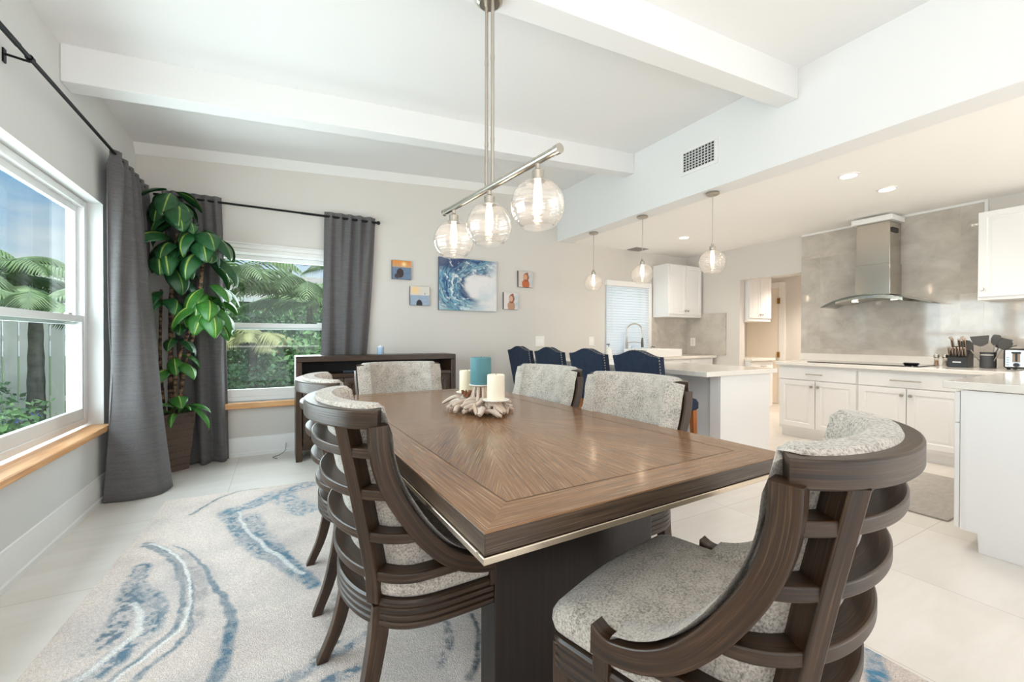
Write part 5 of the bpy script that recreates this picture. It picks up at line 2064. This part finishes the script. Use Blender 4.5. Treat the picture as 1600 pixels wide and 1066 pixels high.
def leaf_mat(name, dark, mid, vein):
    m, t_, b, o = nodes_of(name)
    n, l = t_.nodes, t_.links
    uv = n.new('ShaderNodeUVMap')
    sp = n.new('ShaderNodeSeparateXYZ')
    l.new(uv.outputs[0], sp.inputs[0])
    s1 = n.new('ShaderNodeMath')
    s1.operation = 'SUBTRACT'
    s1.inputs[1].default_value = 0.5
    l.new(sp.outputs['Y'], s1.inputs[0])
    ab = n.new('ShaderNodeMath')
    ab.operation = 'ABSOLUTE'
    l.new(s1.outputs[0], ab.inputs[0])
    r = n.new('ShaderNodeValToRGB')
    r.color_ramp.elements[0].position = 0.0
    r.color_ramp.elements[0].color = C(vein)
    r.color_ramp.elements[1].position = 0.5
    r.color_ramp.elements[1].color = C(dark)
    e1 = r.color_ramp.elements.new(0.016)
    e1.color = C(vein)
    e2 = r.color_ramp.elements.new(0.034)
    e2.color = C(mid)
    e3 = r.color_ramp.elements.new(0.25)
    e3.color = C(mid)
    l.new(ab.outputs[0], r.inputs[0])
    co = n.new('ShaderNodeTexCoord')
    z = n.new('ShaderNodeTexNoise')
    z.inputs['Scale'].default_value = 14
    l.new(co.outputs['Object'], z.inputs['Vector'])
    hs = n.new('ShaderNodeHueSaturation')
    mr = n.new('ShaderNodeMapRange')
    mr.inputs[1].default_value = 0.3
    mr.inputs[2].default_value = 0.7
    mr.inputs[3].default_value = 0.7
    mr.inputs[4].default_value = 1.25
    l.new(z.outputs['Fac'], mr.inputs[0])
    l.new(mr.outputs[0], hs.inputs['Value'])
    l.new(r.outputs[0], hs.inputs['Color'])
    l.new(hs.outputs[0], b.inputs['Base Color'])
    b.inputs['Roughness'].default_value = 0.38
    return m


M_leafa = leaf_mat('broad_leaf_green', '183f24', '285a30', '93aa4c')
M_leafb = leaf_mat('bright_leaf_green', '2a6226', '437f33', 'b9cc66')


def leaf_mesh(Ln, Wd, arch, droop, fold):
    def fn(u, v_):
        t_ = u
        w = Wd * (math.sin(PI * min(1, t_ * 0.93 + 0.05)) ** 0.75) * (1.0 if t_ > 0.08 else 0.35 + 8 * t_ * 0.65)
        s_ = (v_ - 0.5) * 2
        ang = arch - (arch + droop) * t_
        x = z = 0
        n = 10
        for k in range(n):
            q = t_ * (k + 0.5) / n
            a_ = arch - (arch + droop) * q
            x += math.cos(a_) * Ln * t_ / n
            z += math.sin(a_) * Ln * t_ / n
        fz = -abs(s_) * w * fold * 0.5 + 0.012 * math.sin(t_ * 9 + s_) * s_ * s_ * 0.4
        return (x - math.sin(ang) * fz, s_ * w * 0.5 * (1 - 0.12 * fold), z + math.cos(ang) * fz)
    return MB().grid(fn, 15, 9)


LEAVES = []
for k, (Ln, Wd, ar, dr, fo) in enumerate(((0.38, 0.20, 0.30, 1.85, 0.5), (0.35, 0.19, 0.05, 1.75, 0.35), (0.39, 0.195, 0.55, 1.85, 0.6), (0.33, 0.18, -0.15, 1.5, 0.3))):
    LEAVES.append(leaf_mesh(Ln, Wd, ar, dr, fo))
LONG = [leaf_mesh(0.30, 0.062, 1.15, 0.9, 0.6), leaf_mesh(0.34, 0.075, 0.95, 1.1, 0.5)]
ldata = {}
r_ = random.Random(21)


def put_leaf(kind, m_, pos, az, tilt, sc):
    key = (kind, m_.name)
    if key not in ldata:
        src = LEAVES[kind] if kind < 10 else LONG[kind - 10]
        o = src.build('leaf', m_, pl, solid=0.0016, ang=180)
        ldata[key] = o
    else:
        o = ldata[key].copy()
        COL.objects.link(o)
        o.parent = pl
    o.location = pos
    o.rotation_euler = (r_.uniform(-.25, .25), tilt, az)
    o.scale = (sc, sc, sc)


# clusters: centre, count, z spread, mean azimuth in the room (facing the camera), spread, material
CL = [((-0.80, 4.74, 2.20), 17, 0.20, -1.25, 2.3, M_leafa, 1.08), ((-0.84, 4.74, 2.42), 8, 0.08, -1.2, 2.6, M_leafa, 0.95),
      ((-0.60, 4.68, 2.05), 15, 0.18, -1.0, 2.2, M_leafa, 1.0), ((-0.57, 4.63, 1.52), 17, 0.16, -0.9, 2.4, M_leafb, 0.95),
      ((-0.87, 4.74, 1.72), 11, 0.22, -1.2, 1.7, M_leafa, 1.0), ((-0.80, 4.72, 1.25), 4, 0.15, -1.0, 1.4, M_leafa, 0.6),
      ((-0.82, 4.74, 0.98), 4, 0.08, -1.0, 1.6, M_leafb, 0.75)]
for c, n, dz, az, sp, m_, sc in CL:
    for k in range(n):
        a_ = az + sp * ((k + 0.5) / n * 2 - 1) + r_.uniform(-.2, .2)
        zz = c[2] + dz * r_.uniform(-1, 1)
        p = PL(c[0] + 0.03 * math.cos(a_), c[1] + 0.03 * math.sin(a_), zz)
        put_leaf(r_.randrange(4), m_, p, a_ - math.radians(35), r_.uniform(-.25, .35), sc * r_.uniform(0.82, 1.12))
for k in range(9):
    a_ = -1.0 + 2.6 * ((k + .5) / 9 * 2 - 1)
    put_leaf(10 + k % 2, M_leafb, PL(-0.80 + 0.02 * math.cos(a_), 4.72 + 0.02 * math.sin(a_), 0.50 + 0.02 * (k % 3)), a_ - math.radians(35), r_.uniform(-.2, .3), r_.uniform(0.8, 1.05))

put_leaf(11, M_leafb, PL(-0.77, 4.69, 0.56), -0.55 - math.radians(35), 0.55, 1.15)
put_leaf(1, M_leafb, PL(-0.80, 4.71, 0.66), -1.4 - math.radians(35), -0.5, 0.75)

# ---- pictures on the wall (painted canvases)
M_art = colattr('printed_canvas', 0.6)
M_cedge = mat('dark_canvas_edge', '3a3a3e', 0.7)


def canvas(name, label, cat, x0, z0, x1, z1, paint, nu, nv, th=0.028, edge=None):
    t_ = thing(name, label, cat, ((x0 + x1) / 2, 4.999, z0))
    w, h = x1 - x0, z1 - z0
    MB().box(-w / 2, -th, 0, w / 2, 0, h).build('stretched_edge', edge or M_cedge, t_, bevel=0.002)
    mb = MB().grid(lambda u, v_: (-w / 2 + 0.001 + (w - 0.002) * u, -th - 0.0008, 0.001 + (h - 0.002) * v_), nu, nv)
    o = mb.build('print', M_art, t_, smooth=False)
    u, v_ = np.meshgrid(np.linspace(0, 1, nu), np.linspace(0, 1, nv))
    setcol(o, paint(u, v_).reshape(-1, 3).astype(np.float32))


def mixc(a, b, m_):
    m_ = np.clip(m_, 0, 1)[..., None]
    return a * (1 - m_) + b * m_


def wave(u, v_):
    n1 = fbm(u, v_, 6, 301)
    dx, dy = (u - 0.70) / 0.60, (v_ - 0.47) / 0.56
    r = np.hypot(dx, dy) + (n1 - .5) * 0.16
    th = np.arctan2(dy, dx)
    t2 = np.arctan2(-dy, -dx)
    st_ = fbm(r * 7.5 + 0.9 * t2 + (n1 - .5) * 0.35, t2 * 0.9, 1.7, 311)
    bgc = np.ones(u.shape + (3,)) * lin('e4e0df')
    bgc = mixc(bgc, np.ones(u.shape + (3,)) * lin('cdd6dc'), (fbm(u, v_, 4, 320) - .5) * 3)
    cols = [lin('1d2f5c'), lin('35608f'), lin('7fb0c0'), lin('26406f'), lin('9cc0ca'), lin('d5dfe2')]
    q = np.clip(st_ * 1.5 - 0.25, 0, 0.999) * (len(cols) - 1)
    i = np.floor(q).astype(int)
    f = (q - i)[..., None]
    A = np.array(cols)
    ring = A[i] * (1 - f) + A[np.minimum(i + 1, len(cols) - 1)] * f
    left = np.clip((np.cos(th - 2.75) + 0.45) * 1.5, 0, 1)
    inner = np.clip((r - 0.42) * 9, 0, 1)
    m_ = inner * left * np.clip((1.5 - r) * 3, 0, 1)
    out = mixc(bgc, ring, m_)
    lip = np.exp(-((r - 0.52) / 0.10) ** 2) * left
    out = mixc(out, np.ones(out.shape) * lin('1f3563'), lip * 0.75 * np.clip((fbm(u, v_, 9, 330) - .35) * 4, 0, 1))
    top = np.clip((0.42 - (u - 0.0) * 0.55 - (1 - v_) * 1.1) * 5 + (n1 - .5) * 2, 0, 1)
    out = mixc(out, np.ones(out.shape) * lin('2a3763'), top * 0.85)
    foot = np.clip((0.30 - v_ - 0.15 * np.sin(u * 5)) * 6, 0, 1) * np.clip((1.0 - u) * 2.2, 0, 1)
    out = mixc(out, np.ones(out.shape) * lin('6fa7b5'), foot * 0.45 * np.clip((fbm(u * 0.6 + v_, v_ * 3, 6, 340) - .3) * 3, 0, 1))
    foam = np.clip((fbm(u * 2 + v_, v_ * 2, 8, 350) - 0.66) * 8, 0, 1) * m_
    return mixc(out, np.ones(out.shape) * lin('eef1f2'), foam * 0.8)


def sunset(u, v_):
    o = np.ones(u.shape + (3,)) * lin('caa27c')
    o = mixc(o, np.ones(o.shape) * lin('dd8a3c'), (v_ - 0.62) * 3)
    o = mixc(o, np.ones(o.shape) * lin('ffe0a0'), np.exp(-((u - .62) ** 2 + (v_ - .82) ** 2) / .012))
    sea = np.ones(o.shape) * lin('6b7f98') * (0.75 + 0.5 * fbm(u, v_ * 4, 8, 401))[..., None]
    o = mixc(o, sea, (0.66 - v_) * 40)
    b_ = np.hypot((u - .42) / .2, (v_ - .33) / .27)
    o = mixc(o, np.ones(o.shape) * lin('3b2f30'), (1 - b_) * 8)
    b_ = np.hypot((u - .26) / .14, (v_ - .16) / .14)
    return mixc(o, np.ones(o.shape) * lin('423a40'), (1 - b_) * 8)


def beach(u, v_):
    o = mixc(np.ones(u.shape + (3,)) * lin('d9d3cb'), np.ones(u.shape + (3,)) * lin('efc98c'), np.exp(-((u - .25) ** 2 + (v_ - .8) ** 2) / .05))
    sea = np.ones(o.shape) * lin('9aabc0') * (0.8 + 0.4 * fbm(u, v_ * 4, 8, 411))[..., None]
    o = mixc(o, sea, (0.55 - v_) * 40)
    b_ = np.hypot((u - .47) / .17, (v_ - .06) / .26)
    o = mixc(o, np.ones(o.shape) * lin('2e2b30'), (1 - b_) * 8)
    b_ = np.hypot((u - .76) / .02, (v_ - .63) / .06)
    return mixc(o, np.ones(o.shape) * lin('4a4a52'), (1 - b_) * 8)


def portrait(bgc, body, skin, cx):
    def f(u, v_):
        n1 = fbm(u, v_, 5, 421)
        o = mixc(np.ones(u.shape + (3,)) * lin(bgc), np.ones(u.shape + (3,)) * lin('a9c3cf'), (n1 - .5) * 2 + (u - .6))
        b_ = np.hypot((u - cx) / .27, (v_ - .20) / .36) + (n1 - .5) * .3
        o = mixc(o, np.ones(o.shape) * lin(body), (1 - b_) * 6)
        b_ = np.hypot((u - cx) / .15, (v_ - .66) / .20)
        o = mixc(o, np.ones(o.shape) * lin(skin), (1 - b_) * 8)
        b_ = np.hypot((u - cx - .03) / .21, (v_ - .64) / .30) + (n1 - .5) * .5
        hair = np.clip((1 - b_) * 6, 0, 1) * np.clip((np.hypot((u - cx + .02) / .12, (v_ - .63) / .17) - 1) * 8, 0, 1)
        return mixc(o, np.ones(o.shape) * lin('8a5038'), hair)
    return f


canvas('photo_canvas', 'small canvas print of an orange sunset beach, the one nearest the curtain', 'picture', 1.148, 1.882, 1.373, 2.101, sunset, 46, 46)
canvas('photo_canvas', 'small canvas print of pale grey sea with dark hair at its lower edge', 'picture', 1.361, 1.583, 1.597, 1.810, beach, 46, 46)
canvas('wave_painting', 'large blue and white curling wave painting centred among the small canvases', 'picture', 1.715, 1.54, 2.505, 2.195, wave, 150, 125, th=0.035, edge=mat('blue_canvas_edge', '5a6a80', 0.7))
canvas('photo_canvas', 'small warm colourful canvas portrait above the pale one, towards the kitchen', 'picture', 2.841, 1.888, 3.076, 2.109, portrait('cfc4bb', 'b8623a', 'd79a74', .5), 46, 46)
canvas('photo_canvas', 'small pale canvas print of a standing figure, lower of the pair towards the kitchen', 'picture', 2.616, 1.579, 2.842, 1.806, portrait('ddd3d0', 'b58a70', 'cfa58c', .52), 46, 46)

# ================================================================== GARDEN BEYOND THE WINDOWS
gm = MB().box(-40, -6, -0.32, 40, 45, -0.22)
g_ = gm.build('ground', mat('lawn', '6c7f4e', 0.95, bump=0.6, bscale=30, var=0.35, vscale=3), smooth=False)
g_['kind'] = 'structure'
M_palm = mat('palm_frond_green', '93ab7c', 0.55, var=0.3, vscale=3)
M_palmy = mat('palm_frond_yellow', 'a9ab7a', 0.6, var=0.3, vscale=3)
M_trunk = mat('palm_trunk', '6f6a5c', 0.9, var=0.35, vscale=12, bump=0.5, bscale=20)
M_shrub = mat('shrub_leaf', '769c66', 0.6, var=0.4, vscale=5)
M_shrubd = mat('shrub_leaf_dark', '557a56', 0.6, var=0.4, vscale=5)
M_flow = mat('violet_flower', '6d6fc4', 0.6)


def palm(label, x, y, h, L0, n, seed, mfr=None, lean=0.0, leaf=0.32):
    r = random.Random(seed)
    t_ = thing('palm_tree', label, 'palm tree', (x, y, -0.22), group='garden palms')
    top = Vector((lean, 0.1 * lean, h + 0.22))
    P = smooth_path([(0, 0, 0), (lean * .3, 0, (h + .22) * .5), tuple(top)], 14)
    MB().tube(P, [0.085 - 0.035 * i / 13 + 0.006 * (i % 2) for i in range(14)], 9).build('trunk', M_trunk, t_)
    mb = MB()
    for k in range(n):
        az = 2 * PI * k / n + r.uniform(-.2, .2)
        el = r.uniform(0.15, 1.15)
        Lk = L0 * r.uniform(.8, 1.15)
        d = Vector((math.cos(az), math.sin(az), 0))
        sd = Vector((-d.y, d.x, 0))
        pts = []
        for i in range(15):
            s = i / 14
            a_ = el - (el + r.uniform(0.7, 0.9)) * s ** 1.3
            if i == 0:
                p = Vector(top)
            else:
                p = pts[-1] + (d * math.cos(a_) + Vector((0, 0, 1)) * math.sin(a_)) * Lk / 14
            pts.append(p)
        mb.tube(pts, [0.013 * (1 - .8 * i / 14) for i in range(15)], 4)
        for i in range(2, 15):
            for q in (0.0, 0.5):
                p = pts[i].lerp(pts[min(i + 1, 14)], q)
                dd = (pts[min(i + 1, 14)] - pts[max(i - 1, 0)]).normalized()
                ll = leaf * math.sin(PI * min(1, (i + q) / 15 * .9 + .12)) * r.uniform(.8, 1.1)
                for sg in (-1, 1):
                    v_ = (sd * sg * 0.8 + dd * 0.6 + Vector((0, 0, -0.35))).normalized()
                    tip = p + v_ * ll + Vector((0, 0, -0.25 * ll))
                    mdp = p + v_ * ll * .5
                    w = dd * 0.014
                    mb.add([p - w, p + w, mdp + w * 1.3, tip, mdp - w * 1.3], [(0, 1, 2, 3, 4)])
    mb.build('fronds', mfr or M_palm, t_, smooth=False)


palm('slim garden palm right outside the side window, its crown below the roofline', -3.05, 7.4, 1.9, 1.1, 15, 2)
palm('garden palm in front of the white fence, crown spreading to the window edge', -4.1, 8.2, 2.2, 1.3, 15, 3)
palm('garden palm close to the side window frame with drooping fronds', -2.35, 6.6, 1.5, 0.9, 13, 5)
palm('tall garden palm with arching fronds, seen beside the potted plant', -0.85, 8.6, 2.1, 1.7, 18, 7, leaf=0.42)
palm('small yellowing palm hanging low behind the middle rail of the garden window', -0.35, 7.4, 1.15, 0.8, 14, 9, M_palmy, leaf=0.3)
palm('wide garden palm in front of the neighbouring roof', 0.55, 9.6, 1.9, 1.8, 18, 11, leaf=0.42)
palm('distant palm rising above the neighbouring roof, farthest of the garden palms', -0.1, 22.0, 5.0, 2.1, 14, 13, lean=0.7, leaf=0.6)
palm('distant leaning palm above the roof ridge, beside the curtain', 1.35, 23.5, 4.8, 2.1, 14, 15, lean=1.1, leaf=0.6)


def shrub(label, x, y, rx, ry, rz_, n, seed, m_, flowers=0, leaf=0.055):
    r = random.Random(seed)
    t_ = thing('garden_shrub', label, 'shrub', (x, y, -0.22), group='garden shrubs')
    mb = MB()
    for k in range(n):
        while True:
            p = Vector((r.uniform(-1, 1), r.uniform(-1, 1), r.uniform(0, 1)))
            if 0.25 < p.length < 1 + 0.2 * r.random():
                break
        p = Vector((p.x * rx, p.y * ry, 0.03 + p.z * rz_))
        d = Vector((r.gauss(0, 1), r.gauss(0, 1), r.gauss(0.3, .7))).normalized()
        s = d.cross(Vector((r.gauss(0, 1), r.gauss(0, 1), r.gauss(0, 1)))).normalized()
        l_ = leaf * r.uniform(.7, 1.5)
        mb.add([p, p + d * l_ * .5 + s * l_ * .28, p + d * l_, p + d * l_ * .5 - s * l_ * .28], [(0, 1, 2, 3)])
    mb.build('foliage', m_, t_, smooth=False)
    mb = MB()
    for k in range(5):
        a_ = k * 1.26
        mb.tube([(0.05 * math.cos(a_), 0.05 * math.sin(a_), 0), (rx * .5 * math.cos(a_), ry * .5 * math.sin(a_), rz_ * .8)], [0.012, 0.005], 5)
    mb.build('branches', M_trunk, t_)
    if flowers:
        mb = MB()
        for k in range(flowers):
            a_, e_ = r.uniform(0, 2 * PI), r.uniform(0.2, 1.2)
            c = Vector((rx * math.cos(a_) * math.cos(e_), ry * math.sin(a_) * math.cos(e_), rz_ * math.sin(e_)))
            for j in range(5):
                b = j * 1.257
                d = Vector((math.cos(b), 0.3, math.sin(b))) * 0.035
                mb.add([c, c + d + Vector((0, 0, .012)), c + d * 1.3, c + d - Vector((0, 0, .012))], [(0, 1, 2, 3)])
        mb.build('flowers', M_flow, t_, smooth=False)


shrub('violet-flowered shrub under the side window glass', -2.05, 5.0, 0.55, 0.6, 0.85, 1700, 1, M_shrub, 22)
shrub('violet-flowered shrub farther along the side window', -2.7, 6.0, 0.6, 0.6, 0.95, 1700, 2, M_shrubd, 18)
shrub('dense dark shrub at the foot of the fence', -3.6, 6.9, 0.8, 0.7, 1.0, 1700, 3, M_shrubd, 8)
shrub('low greenery growing up the white fence behind the palms', -4.6, 9.0, 0.9, 0.5, 1.2, 1500, 13, M_shrubd, 0)
shrub('bushy green shrub outside the garden window beside the sideboard', 0.45, 6.7, 0.65, 0.6, 1.45, 3600, 4, M_shrub, 0, 0.075)
shrub('violet-dotted low shrub outside the garden window, close to the glass', -0.35, 6.2, 0.75, 0.45, 1.05, 3000, 5, M_shrubd, 8)
shrub('tall hedge-like shrub behind the yellowing palm', -0.6, 9.2, 1.2, 0.6, 1.75, 4200, 6, M_shrub, 0, 0.085)
shrub('rounded shrub in front of the neighbouring house wall', 0.9, 8.4, 1.1, 0.7, 1.75, 4000, 7, M_shrubd, 0, 0.085)

shrub('long clipped hedge along the neighbouring house, below its roof edge', 0.6, 12.4, 4.2, 0.9, 2.25, 9000, 17, M_shrub, 0, 0.12)
f_ = thing('garden_fence', 'white boarded garden fence behind the palms outside the side window', 'fence', (-5.2, 9.7, -0.22))
M_fen = mat('weathered_white_board', 'cfd2cf', 0.8, var=0.12, vscale=2)
for k in range(40):
    x = -3.6 + k * 0.178
    MB().box(x, 0.0, 0.02, x + 0.155, 0.022, 1.72 + 0.01 * (k % 3)).build('fence_board', M_fen, f_, smooth=False)
for z in (0.35, 1.35):
    MB().box(-3.6, 0.0225, z, 3.5, 0.06, z + 0.09).build('fence_rail', M_fen, f_, smooth=False)

h_ = thing('neighbouring_house', 'low neighbouring house with grey shingle roof beyond the palms', 'house', (1.5, 16.0, -0.22))
MB().box(-5.0, 0.0, 0, 6.0, 4.0, 2.55).build('house_wall', mat('house_stucco', 'bcb6ac', 0.9), h_, smooth=False)
mb = MB()
mb.add([(-5.6, -0.7, 2.65), (6.6, -0.7, 2.65), (5.0, 2.0, 3.75), (-4.0, 2.0, 3.75), (-5.6, 4.7, 2.65), (6.6, 4.7, 2.65)], [(0, 1, 2, 3), (3, 2, 5, 4), (0, 3, 4), (1, 5, 2), (0, 4, 5, 1)])
mb.build('house_roof', mat('grey_shingle', 'aaa59c', 0.9, var=0.15, vscale=9), h_, smooth=False)
MB().box(-5.55, -0.72, 2.52, 6.55, -0.68, 2.66).build('fascia', mat('house_white', 'e4e4e2', 0.7), h_)
MB().box(-2.2, -0.02, 1.0, -1.0, 0.0, 2.1).build('house_window', mat('dark_window', '50585c', 0.2), h_)
h2 = thing('screened_lanai', 'grey-framed lanai roof seen over the fence through the side window', 'patio cover', (-10.5, 15.5, -0.22))
for x in (-3.0, -1.0, 1.0, 3.0):
    MB().box(x - 0.05, -0.05, 0, x + 0.05, 0.05, 2.7).build('post', mat('bronze_post', '5d6466', 0.6), h2)
MB().box(-3.3, -0.3, 2.7, 3.3, 3.0, 2.95).build('cover', mat('lanai_grey', '8f999d', 0.7), h2)
MB().box(-3.1, 3.0, 0, 3.1, 3.1, 2.7).build('rear_wall', mat('lanai_wall', 'a3a9aa', 0.8), h2, smooth=False)
